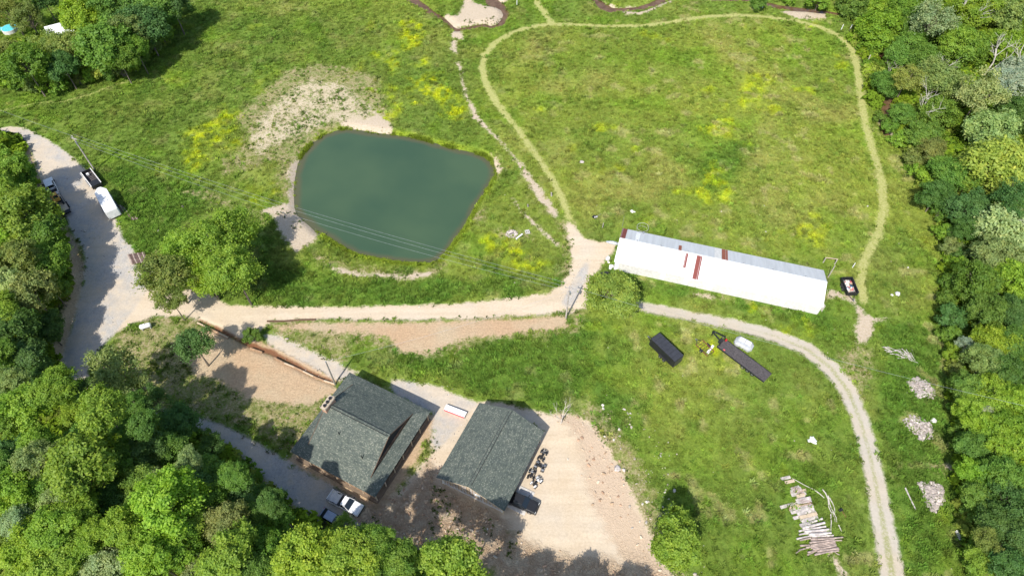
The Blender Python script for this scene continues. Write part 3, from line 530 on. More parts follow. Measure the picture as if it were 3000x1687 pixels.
# ------------------------------------------------------------------ trees
def leaf_material():
    m, t, b, n = mat('leaves'); L = t.links.new; t.nodes.remove(b); out = t.nodes['Material Output']
    oi = n('ObjectInfo'); a = n('Attribute', attribute_name='lv')
    no = n('TexNoise', i_Scale=.55, i_Detail=2.); geo = n('NewGeometry'); L(geo.outputs['Position'], no.inputs['Vector'])
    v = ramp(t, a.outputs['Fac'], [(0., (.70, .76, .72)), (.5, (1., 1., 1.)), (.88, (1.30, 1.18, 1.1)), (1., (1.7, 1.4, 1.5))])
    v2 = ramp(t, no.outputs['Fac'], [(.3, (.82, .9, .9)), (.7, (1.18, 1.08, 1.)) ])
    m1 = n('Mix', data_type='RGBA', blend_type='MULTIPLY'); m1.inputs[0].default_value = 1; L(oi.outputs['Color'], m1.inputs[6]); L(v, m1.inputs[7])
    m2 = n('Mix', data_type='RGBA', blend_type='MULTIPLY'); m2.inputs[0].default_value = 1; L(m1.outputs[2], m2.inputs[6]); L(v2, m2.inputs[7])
    tc = n('Mix', data_type='RGBA', blend_type='MULTIPLY'); tc.inputs[0].default_value = 1; L(m2.outputs[2], tc.inputs[6]); tc.inputs[7].default_value = (1.35, 1.35, .5, 1)
    d = n('BsdfDiffuse'); tr = n('BsdfTranslucent'); gl = n('BsdfGlossy', i_Roughness=.6); gl.inputs[0].default_value = (.8, .85, .8, 1)
    L(m2.outputs[2], d.inputs[0]); L(tc.outputs[2], tr.inputs[0]); x = n('MixShader'); x.inputs[0].default_value = .42; L(d.outputs[0], x.inputs[1]); L(tr.outputs[0], x.inputs[2])
    y_ = n('MixShader'); y_.inputs[0].default_value = .02; L(x.outputs[0], y_.inputs[1]); L(gl.outputs[0], y_.inputs[2]); L(y_.outputs[0], out.inputs[0])
    return m
LEAF = leaf_material(); BARK = simple('bark', (.20, .165, .13), .9); PALEBARK = simple('pale_bark', (.50, .46, .40), .9)
def crown_mesh(name, seed, n=11000, lobes=44, leaf=.30, zsq=.95, lobe_r=(.20, .34), inner=.12, gap=0.):
    r = np.random.default_rng(seed); R = 5.
    d = r.normal(size=(lobes*3, 3)); d /= np.linalg.norm(d, axis=1)[:, None]; d = d[d[:, 2] > -.45][:lobes]
    env = 1+.22*np.sin(2*np.arctan2(d[:, 1], d[:, 0])+r.uniform(0, 6))*r.uniform(.4, 1)+.12*np.sin(3*np.arctan2(d[:, 1], d[:, 0])+r.uniform(0, 6))
    lc = d*R*(r.uniform(.42, .80, (len(d), 1)))*env[:, None]*[1, 1, zsq]; lr = R*r.uniform(*lobe_r, len(d))
    k = 9; sd3 = r.normal(size=(len(d)*k, 3)); sd3[:, 2] += .45; sd3 += .55*np.repeat(d, k, 0); sd3 /= np.linalg.norm(sd3, axis=1)[:, None]
    sc = np.repeat(lc, k, 0)+sd3*np.repeat(lr, k)[:, None]*r.uniform(.65, 1.2, (len(sd3), 1)); wts = np.repeat(lr**2, k)*r.uniform(.3, 1, len(sd3)); wts /= wts.sum()
    ci = r.choice(len(sc), n, p=wts); P = sc[ci]+r.normal(size=(n, 3))*R*.058*[1.15, 1.15, .85]
    q = r.uniform(size=n) < inner; P[q] = (lc[r.integers(0, len(lc), q.sum())])+r.normal(size=(q.sum(), 3))*R*.14
    N = sd3[ci]*.9+np.array([0, 0, .40])+r.normal(size=(n, 3))*.42; N /= np.linalg.norm(N, axis=1)[:, None]
    U = np.cross(N, r.normal(size=(n, 3))); U /= np.linalg.norm(U, axis=1)[:, None]; Vv = np.cross(N, U); s = leaf*r.uniform(.55, 1.25, (n, 1))*.5
    a = P+U*s*1.35; b = P+Vv*s*.8; c = P-U*s*1.35; e = P-Vv*s*.8+N*s*.25
    co = np.stack([a, b, c, e], 1).reshape(-1, 3)
    me = bpy.data.meshes.new(name); me.vertices.add(4*n); me.vertices.foreach_set('co', co.ravel().astype(np.float32)); me.loops.add(4*n); me.loops.foreach_set('vertex_index', np.arange(4*n, dtype=np.int32))
    me.polygons.add(n); me.polygons.foreach_set('loop_start', np.arange(0, 4*n, 4, dtype=np.int32)); me.update(calc_edges=True)
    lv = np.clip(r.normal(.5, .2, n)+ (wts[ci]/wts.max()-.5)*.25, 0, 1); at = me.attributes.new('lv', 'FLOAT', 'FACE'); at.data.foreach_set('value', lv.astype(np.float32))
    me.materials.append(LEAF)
    # branches reaching into the lobes
    mb = MB(); rr = random.Random(seed); 
    for i in rr.sample(range(len(lc)), min(len(lc), 16)):
        e_ = Vector(lc[i]); st = Vector((rr.uniform(-.1, .1), rr.uniform(-.1, .1), rr.uniform(-3.2, -.5))); mid = st.lerp(e_, .5)+Vector((0, 0, .5))
        mb.tube([st, mid, e_, e_*1.12], [.16, .10, .05, .015], 5)
        for _ in range(2):
            t2 = mid.lerp(e_, rr.uniform(.3, .9)); d2 = Vector((rr.gauss(0, 1), rr.gauss(0, 1), rr.uniform(0, 1))).normalized()*rr.uniform(.8, 1.7); mb.tube([t2, t2+d2], [.045, .012], 4)
    return me, mb
PROTO = {}
for kd, num, kw in (('full', 6, dict(n=19000, lobes=50, leaf=.33, lobe_r=(.17, .31))), ('airy', 4, dict(n=8500, lobes=36, lobe_r=(.14, .26), inner=.25)), ('wispy', 2, dict(n=17000, lobes=64, lobe_r=(.12, .24), inner=.2, leaf=.26)), ('bush', 3, dict(n=5000, lobes=22, leaf=.5, zsq=.7))):
    PROTO[kd] = []
    for i in range(num):
        me, mb = crown_mesh('crown', 100*len(PROTO)+i, **kw); PROTO[kd].append((me, mb.mesh('branches', BARK if kd != 'wispy' else PALEBARK)))
tk = MB(); tk.tube([(0, 0, -.02), (.02, .03, .06), (-.03, 0, .35), (.04, .02, .7), (0, 0, 1.)], [1.5, 1.05, .85, .7, .5], 9); TRUNK = tk.mesh('trunk', BARK, True)
COL = dict(bright=(0.218, 0.358, 0.036), yellow=(0.256, 0.395, 0.038), green=(0.144, 0.265, 0.036), dark=(0.093, 0.191, 0.041), pale=(0.312, 0.407, 0.174), olive=(0.224, 0.290, 0.075), silver=(0.350, 0.432, 0.310), gold=(0.284, 0.382, 0.063), lime=(0.225, 0.345, 0.045))
CW = dict(bright='bright green', yellow='yellow-green', green='mid green', dark='dark green', pale='pale whitish', olive='dull olive', silver='silvery blue-green', gold='golden green', lime='vivid lime green')
TREES = []
tr_r = random.Random(11)
def tree(x, y, r, kind, col, ht=None, label=None, zone=None, cat='tree', name=None, lean=(0, 0)):
    ht = ht or {'bush': 2.5}.get(kind, 14 if r > 42 else 12)+tr_r.uniform(-1.5, 2); ht = ht*(.70 if zone == Z3 and kind == 'full' else .80 if zone == Z2 else 1); px, py = x*OVS, y*OVS
    zc = ht*.7
    for _ in range(4):
        g = G(px, py, zc); R_ = r*OVS/ppm(g); b = hz(g[0], g[1]); top = ht if kind != 'bush' else 1.7*R_; zc = b+max(top-.8*R_, R_*.55)
    TREES.append(dict(p=(g[0]-lean[0], g[1]-lean[1]), c=g, R=R_, b=hz(g[0]-lean[0], g[1]-lean[1]), kind=kind, col=col, label=label, zone=zone, cat=cat, name=name, px=x, py=y, r=r))
T = tree
Z1 = 'in the lower left woods'; Z3 = 'in the right edge woods'; Z2 = 'in the left roadside woods'
for a in [(50,1037,64,'full','bright'),(140,975,50,'full','bright',18),(252,1032,60,'full','bright',19),(25,960,40,'full','olive'),(355,1072,36,'full','green',15),(390,1012,44,'airy','dark',9),(450,1064,46,'full','dark',9),(205,985,32,'full','dark',9),
          (212,1176,88,'full','bright',17),(88,1157,46,'full','olive',16),(150,1252,38,'full','pale',15),(30,1237,56,'full','bright',16),(15,1150,44,'full','dark',12),(372,1142,54,'full','dark',11),(388,1207,27,'full','pale',12),(475,1164,32,'full','pale',12),(537,1192,46,'full','green',10),
          (425,1264,80,'full','yellow',17),(585,1237,54,'full','dark',10),(45,1314,40,'full','pale',16),(137,1327,58,'full','yellow',17),(275,1262,48,'full','dark',11),(240,1350,46,'full','yellow',16),(315,1327,46,'full','yellow',16),(562,1312,52,'full','olive',13),(75,1378,60,'full','yellow',16),(275,1427,56,'full','pale',15),
          (150,1414,56,'full','yellow',16),(375,1402,62,'full','yellow',16),(462,1377,50,'full','bright',14),(575,1402,70,'full','yellow',16),(530,1118,36,'airy','dark',7),(588,1198,38,'full','green',16),(660,1245,30,'airy','dark',7),(684,1262,34,'full','dark',15),(700,1309,44,'full','green',10),(769,1388,70,'full','yellow',19),
          (884,1402,66,'full','yellow',20),(866,1326,34,'airy','green',8),(944,1360,44,'full','green',20),(1006,1410,48,'full','green',17),(664,1377,48,'full','green',12),(632,1312,44,'full','green',10),(205,1100,40,'full','green',12),(480,1232,44,'full','dark',11),(340,1020,36,'airy','green',10),(0,1075,40,'full','green',13),(300,1170,46,'full','green',12),
          (510,1440,52,'full','olive',13),(820,1452,48,'full','bright',14),(350,1470,50,'full','bright',14),(60,1460,50,'full','bright',15)]: T(*a, zone=Z1)
for a in [(190,1045,40,'full','bright',13),(310,1090,36,'full','green',11),(120,1220,46,'full','green',14),(350,1215,44,'full','green',12),(200,1290,44,'full','bright',15),(100,1120,44,'full','bright',14),(520,1260,44,'full','green',12),(480,1320,44,'full','bright',13),(340,1290,40,'full','green',14),(0,1180,40,'full','green',14),(730,1440,44,'full','bright',14),(620,1370,40,'full','green',12),(0,1380,46,'full','bright',15),(430,1130,40,'full','green',10),(210,1400,40,'full','green',14),(80,1270,40,'full','green',14),(640,1440,44,'full','green',14),(940,1430,44,'full','green',12)]: T(*a, zone=Z1)
T(1144,1424,84,'full','lime',17,'broad yellow-green tree at the bottom edge below the brown rocky ground')
T(296,934,72,'airy','olive',13,'loose open-crowned pale green tree leaning over the gravel road bend')
Z2 = 'in the left roadside woods'
for a in [(62,540,70,'full','lime'),(108,590,56,'full','green',12),(22,500,48,'full','bright'),(14,425,46,'full','bright'),(112,664,54,'full','green',12),(40,650,48,'full','olive'),(20,715,48,'full','pale',13),(80,742,58,'full','olive'),(35,826,60,'full','dark',13),(118,830,40,'full','dark',9),(62,900,54,'full','dark',12),(92,930,38,'full','dark',10),(0,575,36,'full','yellow'),(130,728,34,'full','green',9),(50,448,36,'full','green',10),(10,775,40,'full','bright',14),(-20,480,40,'full','green'),(0,890,40,'full','green',13)]: T(*a, zone=Z2)
T(552,608,88,'wispy','yellow',15,'feathery yellow-green tree, the upper one of the group left of the pond'); T(470,640,70,'wispy','yellow',12,'feathery golden tree on the road side of the group left of the pond')
T(590,685,70,'wispy','lime',14,'bright green feathery tree nearest the pond, casting the big shadow'); T(520,700,56,'wispy','yellow',10,'low feathery tree in the middle of the group left of the pond')
T(425,690,72,'airy','olive',13,'grey-green open tree overhanging the dirt junction by the log stack'); T(428,752,40,'airy','olive',9,'small open tree just above the ditch end beside the junction')
T(488,866,54,'airy','dark',10,'sparse dark tree standing in the dirt yard above the house'); T(634,846,25,'bush','green',4.5,'small leafy tree beside the timber edge between ditch and lane', name='small_tree')
T(1537,742,68,'full','lime',9.5,'round vivid green tree beside the utility pole at the road fork', name='round_tree'); T(1698,1356,70,'full','lime',10,'solitary rounded tree with a dark shadow in the lower meadow', name='round_tree')
T(1660,577,17,'bush','lime',2.5,'low bright bush against the back of the long white barn', cat='bush', name='bush')
for a in [(2212,84,56,'full','bright',12),(2147,15,46,'full','green',10),(2200,12,38,'full','bright',10),(2340,60,56,'airy','pale',14),(2440,32,50,'full','bright',14),(2527,28,54,'full','olive',14),(2292,108,38,'full','green',11),(2418,122,56,'full','green',13),(2520,122,50,'full','bright',13),(2318,152,44,'full','green',11),(2268,142,34,'full','green',9),
          (2222,212,34,'full','green',8),(2282,200,40,'airy','olive',10),(2368,200,52,'full','olive',12),(2468,238,60,'airy','pale',13),(2548,198,48,'full','silver',13),(2270,288,30,'full','green',7),(2355,288,46,'full','green',11),(2495,340,62,'full','pale',15),(2320,340,38,'full','green',9),(2552,292,46,'full','dark',12),(2497,440,92,'full','gold',16),(2394,440,48,'full','green',12),
          (2355,494,38,'full','dark',10),(2432,525,50,'full','dark',12),(2430,577,34,'full','dark',9),(2534,576,70,'full','pale',14),(2495,652,56,'full','olive',12),(2455,712,50,'full','green',12),(2545,702,50,'full','bright',13),(2546,502,48,'airy','dark',13),(2345,380,34,'full','olive',9),(2395,800,42,'bush','dark',5),(2392,838,28,'bush','green',4),(2482,790,48,'full','green',11),
          (2552,790,44,'full','dark',12),(2430,870,24,'airy','silver',6),(2495,866,48,'full','yellow',11),(2480,914,46,'full','olive',11),(2532,940,50,'full','dark',12),(2432,977,42,'full','green',9),(2500,990,48,'full','bright',12),(2557,1012,44,'full','bright',13),(2445,1026,38,'full','yellow',9),(2478,1030,28,'full','silver',9),(2470,1072,42,'full','bright',10),(2545,1076,44,'full','bright',12),
          (2540,862,42,'full','green',12),(2452,1122,40,'full','green',9),(2530,1114,50,'full','bright',12),(2456,1194,40,'full','bright',9),(2520,1196,50,'full','green',12),(2464,1250,38,'full','green',9),(2532,1264,52,'full','dark',12),(2505,1314,44,'full','dark',11),(2482,1358,34,'airy','olive',8),(2557,1352,48,'full','dark',12),(2477,1408,36,'full','bright',8),(2545,1427,48,'full','dark',12),
          (2440,450,30,'full','bright',11),(2300,60,40,'full','green',12),(2380,90,40,'full','green',12),(2560,400,40,'full','green',14),(2240,160,24,'bush','green',4),(2216,296,20,'bush','green',3),(2340,430,24,'bush','green',4),(2425,1330,16,'bush','green',3),(2452,1432,30,'bush','bright',4),(2415,640,24,'bush','dark',4),(2400,110,40,'full','bright',14),(2270,30,40,'full','green',12),(2060,2,34,'bush','bright',4),(1910,6,24,'bush','green',4),(1980,-4,20,'bush','bright',4)]: T(*a, zone=Z3)
Z4 = 'in the upper left woods'
for a in [(275,114,68,'full','green',14),(362,64,54,'full','dark',13),(212,52,50,'full','yellow',13),(388,26,50,'full','green',13),(288,18,48,'full','green',14),(137,114,48,'airy','olive',11),(62,164,54,'full','green',13),(22,142,40,'full','olive',11),(25,34,44,'airy','olive',10),(72,48,40,'airy','olive',9),(112,202,34,'bush','bright',5),(15,196,36,'bush','yellow',5),(225,190,20,'bush','yellow',3),(252,180,24,'bush','gold',4),
          (200,203,16,'bush','olive',3),(300,152,38,'full','green',10),(318,82,48,'full','olive',13),(180,122,42,'full','olive',10),(110,2,30,'full','dark',9),(332,12,44,'full','dark',13),(432,12,40,'full','dark',12),(60,200,30,'bush','green',4),(160,170,36,'full','dark',9),(340,120,30,'full','green',10),(400,80,26,'bush','dark',6),(280,175,22,'bush','green',4)]: T(*a, zone=Z4)
for i_, (a, b_) in enumerate([(2232,318),(2258,352),(2292,398),(2318,440),(2338,490),(2356,535),(2374,585),(2386,625),(2396,668),(2382,712),(2376,752),(2400,885),(2408,930),(2410,975),(2414,1030),(2418,1085),(2424,1135),(2428,1185),(2434,1240),(2440,1290),(2450,1345),(2452,1385),(2458,1425)]): T(a+8, b_, 24+7*((i_*5) % 4)/3, 'bush', ('green', 'bright', 'olive', 'yellow', 'green')[i_ % 5], 3.5, zone='along the right wood edge')
for i_, (a, b_) in enumerate([(40,212),(90,214),(145,208),(272,188),(302,176),(332,160),(358,142),(384,118),(408,90),(426,58),(444,20)]): T(a, b_, 20+4*(i_ % 3), 'bush', ('green', 'olive', 'bright')[i_ % 3], 3, zone='along the upper left wood edge')
# trees standing just below the frame whose shade falls across the building ground
for a in [(1290,1560,62,'full','yellow',13),(1420,1575,66,'full','bright',13),(1560,1590,60,'full','green',12),(1180,1540,60,'full','green',13),(700,1540,66,'full','yellow',15),(450,1560,66,'full','green',15),(200,1560,66,'full','bright',15),(960,1530,56,'full','green',13)]: T(*a, zone='below the photo edge')
def place_trees():
    nm_of = {'full': 'broadleaf_tree', 'airy': 'open_tree', 'wispy': 'feathery_tree', 'bush': 'bush'}
    groups = {}
    for t in TREES:
        if t['label'] is None:
            t['desc'] = ('large ' if t['R'] > 5.2 else 'small ' if t['R'] < 3.4 else '')+CW[t['col']]+{'full': ' dense tree', 'airy': ' open tree', 'wispy': ' feathery tree', 'bush': ' bush'}[t['kind']]
            groups.setdefault((t['zone'], t['desc']), []).append(t)
    ordn = ['topmost', 'second', 'third', 'fourth', 'fifth', 'sixth', 'seventh', 'eighth', 'ninth', 'tenth', 'eleventh', 'twelfth', 'thirteenth', 'fourteenth', 'fifteenth', 'sixteenth', 'seventeenth', 'eighteenth', 'nineteenth', 'twentieth', 'twenty-first', 'twenty-second']; ordn += ['twenty-'+q for q in ('third', 'fourth', 'fifth', 'sixth', 'seventh', 'eighth', 'ninth')]
    for (zn, ds), L_ in groups.items():
        L_.sort(key=lambda t: t['py'])
        for i, t in enumerate(L_):
            t['label'] = ds+' '+zn if len(L_) == 1 else ds+' '+zn+', '+(ordn[i] if i == 0 else ordn[i]+' from the top')
    for i, t in enumerate(TREES):
        r = random.Random(i*7+3); e = empty(t['name'] or nm_of[t['kind']], (t['p'][0], t['p'][1], t['b']), r.uniform(0, 6.28)); cat = t['cat'] if t['kind'] != 'bush' or t['name'] else 'bush'
        tag(e, t['label'], cat, {None: None}.get(t['zone'], 'trees and bushes '+str(t['zone'])) if t['zone'] else None)
        me, br = PROTO[t['kind']][r.randrange(len(PROTO[t['kind']]))]; s = t['R']/5.0; hc = t['c'][2]-t['b']
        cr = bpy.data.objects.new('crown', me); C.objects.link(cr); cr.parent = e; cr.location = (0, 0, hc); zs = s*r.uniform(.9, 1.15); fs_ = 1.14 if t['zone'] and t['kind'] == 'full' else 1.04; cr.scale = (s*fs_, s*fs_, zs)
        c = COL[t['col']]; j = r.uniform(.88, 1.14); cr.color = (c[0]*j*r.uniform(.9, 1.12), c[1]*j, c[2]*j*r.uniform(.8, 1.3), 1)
        b = bpy.data.objects.new('branches', br); C.objects.link(b); b.parent = e; b.location = (0, 0, hc); b.scale = cr.scale
        tkn = bpy.data.objects.new('trunk', TRUNK); C.objects.link(tkn); tkn.parent = e; rt = max(.05, .036*t['R']); tkn.scale = (rt, rt, max(.3, hc-.2*t['R'])); tkn.location = (0, 0, -.1)
place_trees()
def understory():
    x, y = view_points(26000, 1.1); k = (bil(FLD['forest'], x, y) > -.6) & (bil(FLD['gravel'], x, y) < -1.5) & (bil(FLD['creek'], x, y) < -1.8) & (bil(FLD['earth'], x, y) < -.5) & (bil(FLD['straw'], x, y) < -1.6); x = x[k]; y = y[k]
    me, _ = crown_mesh('shrub', 991, n=700, lobes=14, leaf=1.1, zsq=.8); me.materials.clear(); me.materials.append(inst_material('understory_leaves', .3))
    base = np.array([[.17, .27, .025], [.22, .32, .025], [.12, .21, .025], [.24, .30, .05]])[rng.integers(0, 4, len(x))]*rng.uniform(.7, 1.25, (len(x), 1))
    scatter('woodland_understory', me, np.stack([x, y, bil(HH, x, y)+.4], 1), np.repeat(rng.uniform(.22, .62, (len(x), 1)), 3, 1), base, 'low shrubs and saplings filling the gaps under the woodland trees')
understory()
# bare dead trees
def dead_tree_mb(seed, hgt=9.):
    r = random.Random(seed); mb = MB()
    def br(p, d, l, rad, lev):
        q = p+d*l; m_ = p.lerp(q, .5)+Vector((r.gauss(0, .05), r.gauss(0, .05), 0))*l; mb.tube([p, m_, q], [rad, rad*.8, rad*.55], 6 if lev < 2 else 4)
        if lev < 4:
            for _ in range(3 if lev < 3 else 2):
                nd = (d+Vector((r.gauss(0, .55), r.gauss(0, .55), r.uniform(-.1, .35)))).normalized(); br(q if r.random() < .6 else m_, nd, l*r.uniform(.55, .8), rad*.52, lev+1)
    br(Vector((0, 0, -.1)), Vector((r.uniform(-.1, .1), r.uniform(-.1, .1), 1)).normalized(), hgt*.42, hgt*.022, 0); return mb
DB = simple('dead_wood', (.55, .50, .44), .9)
for i, (x, y, hh, lb) in enumerate([(2294,318,10,'bare white dead tree forking above the creek at the edge of the woods'),(2466,208,13,'bare dead snag rising among the right hand trees below the grey-green crown'),(2398,85,13,'thin bare grey tree in the upper right woods'),(2550,85,13,'leafless grey tree at the top right corner'),(2552,480,14,'leaning bare limb tree at the right edge beside the golden crown'),(2230,195,6,'small bare branch snag by the track near the upper creek'),(2555,640,13,'bare white twiggy tree at the right edge below the pale crown'),(2330,225,10,'bare twisted limbs in the olive tree above the creek'),(210,20,12,'bare limb tree in the upper left woods'),(2540,225,13,'bare snag above the silvery crown on the right edge')]):
    g = W(x*OVS, y*OVS); tag(dead_tree_mb(i+5, hh).build('dead_tree', DB), lb, 'dead tree', 'bare dead trees').location = g
s = dead_tree_mb(77, 6).build('dead_sapling', DB); s.location = W(1643, 1240); tag(s, 'thin leafless sapling standing at the top of the rocky bank east of the workshop', 'sapling')
s = dead_tree_mb(78, 2.4).build('dry_brush', simple('dry_brush', (.10, .065, .045))); s.location = W(1239, 1606); s.scale = (1.5, 1.5, .7); tag(s, 'dark heap of dead brush on the brown ground beside the bottom trees', 'brush')
s = dead_tree_mb(79, 2.2).build('dry_brush', simple('straw_brush', (.50, .38, .24))); s.location = W(1140, 1540); s.scale = (1.6, 1.6, .25); tag(s, 'flattened straw coloured brush on the brown earth near the parked truck', 'brush')
# ------------------------------------------------------------------ materials for built things
M_ = {}
for k, a in dict(white=((.80, .80, .79), .45), cream=((.66, .62, .54), .7), black=((.022, .023, .026), .35), blacktrim=((.03, .03, .032), .6), rubber=((.025, .025, .027), .85), steel=((.42, .43, .45), .4, .6), rim=((.45, .46, .48), .3, .8), galv=((.52, .55, .58), .45, .35),
                 timber=((.34, .22, .135), .85), paletimber=((.52, .41, .29), .85), greywood=((.47, .42, .38), .9), darkwood=((.12, .07, .045), .85), log=((.38, .30, .255), .9), whitelog=((.52, .47, .44), .9), darklog=((.15, .10, .085), .9), concrete=((.56, .53, .49), .9), brick=((.50, .30, .21), .9),
                 red=((.45, .03, .03), .5), rust=((.205, .055, .045), .6), rust2=((.30, .095, .06), .6), pink=((.62, .12, .14), .7), yellow=((.52, .30, .06), .5), tan=((.50, .42, .32), .85), blue=((.04, .12, .2), .6), turq=((.10, .52, .55), .3), silver=((.50, .53, .56), .35, .5), offwhite=((.68, .66, .62), .6), glassblue=((.30, .35, .43), .25), stone=((.52, .46, .42), .9), deck=((.085, .075, .075), .8), light=((.75, .75, .72), .2), porchwood=((.20, .145, .10), .9), shellwhite=((.44, .45, .46), .5), rubble=((.36, .31, .28), .9), earthred=((.33, .16, .09), .95)).items():
    M_[k] = simple(k+'_finish', a[0], a[1], a[2] if len(a) > 2 else 0., var=.10 if k not in ('log', 'whitelog', 'darklog', 'greywood', 'deck', 'stone', 'timber') else .28, sc=2. if k != 'deck' else 5.)
m, t, b, n = mat('window_glass'); b.inputs['Base Color'].default_value = (.015, .022, .03, 1); b.inputs['Roughness'].default_value = .06; M_['glass'] = m
def shingle_mat():
    m, t, b, n = mat('roof_shingles'); L = t.links.new; tc = n('TexCoord'); mp = n('Mapping'); L(tc.outputs['Object'], mp.inputs[0])
    br = n('TexBrick', i_Scale=1.); br.inputs['Brick Width'].default_value = .24; br.inputs['Row Height'].default_value = .15; br.inputs['Mortar Size'].default_value = .010; br.inputs['Bias'].default_value = 0
    br.inputs['Color1'].default_value = (0, 0, 0, 1); br.inputs['Color2'].default_value = (1, 1, 1, 1); br.inputs['Mortar'].default_value = (0, 0, 0, 1); br.offset = .37; br.squash = .8; br.squash_frequency = 3; L(mp.outputs[0], br.inputs['Vector'])
    c1 = ramp(t, br.outputs['Color'], [(.0, (.085, .102, .088)), (.45, (.108, .127, .110)), (.74, (.125, .144, .125)), (.86, (.18, .195, .16)), (1., (.225, .238, .20))])
    no = n('TexNoise', i_Scale=.9, i_Detail=5.); L(mp.outputs[0], no.inputs['Vector']); m3 = n('Mapping'); m3.inputs['Scale'].default_value = (.25, 3.2, 1); L(tc.outputs['Object'], m3.inputs[0]); n3 = n('TexNoise', i_Scale=1., i_Detail=3.); L(m3.outputs[0], n3.inputs['Vector']); av = n('Math', operation='MULTIPLY_ADD'); L(no.outputs['Fac'], av.inputs[0]); av.inputs[1].default_value = .5; hf = n('Math', operation='MULTIPLY'); L(n3.outputs['Fac'], hf.inputs[0]); hf.inputs[1].default_value = .5; L(hf.outputs[0], av.inputs[2])
    v = ramp(t, av.outputs[0], [(.36, (.74, .77, .80)), (.64, (1.22, 1.18, 1.14))])
    mx = n('Mix', data_type='RGBA', blend_type='MULTIPLY'); mx.inputs[0].default_value = 1; L(c1, mx.inputs[6]); L(v, mx.inputs[7]); L(mx.outputs[2], b.inputs['Base Color'])
    b.inputs['Roughness'].default_value = .92; b.inputs['Specular IOR Level'].default_value = .2
    bp = n('Bump', i_Strength=.7, i_Distance=.03); L(br.outputs['Fac'], bp.inputs['Height']); bp.invert = True; L(bp.outputs[0], b.inputs['Normal']); return m
SHINGLE = shingle_mat()
def metal_mat(name, col, dirt=.12):
    m, t, b, n = mat(name); L = t.links.new; tc = n('TexCoord'); wv = n('TexWave', i_Scale=1.75, bands_direction='X', wave_profile='SIN'); L(tc.outputs['Object'], wv.inputs['Vector'])
    sp = n('Mapping'); sp.inputs['Scale'].default_value = (1.1, .12, 1.1); L(tc.outputs['Object'], sp.inputs[0]); no = n('TexNoise', i_Scale=1.3, i_Detail=5.); L(sp.outputs[0], no.inputs['Vector'])
    L(ramp(t, no.outputs['Fac'], [(.3, [c*(1-dirt*1.7) for c in col]), (.65, col)]), b.inputs['Base Color']); b.inputs['Roughness'].default_value = .5; b.inputs['Metallic'].default_value = .0
    bp = n('Bump', i_Strength=.5, i_Distance=.02); L(wv.outputs['Fac'], bp.inputs['Height']); L(bp.outputs[0], b.inputs['Normal']); return m
def slope(parent, name, pts, m, thick=.12, fr=None):            # roof plane: pts anticlockwise from above, first edge runs along the eave
    P_ = [Vector(p) for p in pts]; ux = (P_[1]-P_[0]).normalized(); nz = ux.cross(P_[2]-P_[1]).normalized(); uy = nz.cross(ux)
    mx = Matrix((ux, uy, nz)).transposed().to_4x4(); mx.translation = P_[0]; inv = mx.inverted(); loc = [inv @ p for p in P_]
    mb = MB(); k = len(loc); mb.add([(p.x, p.y, 0) for p in loc]+[(p.x, p.y, -thick) for p in loc], [tuple(range(k)), tuple(range(k, 2*k))[::-1]]+[(i, i+k, (i+1) % k+k, (i+1) % k) for i in range(k)])
    o = mb.build(name, m, parent); o.matrix_local = mx; return o
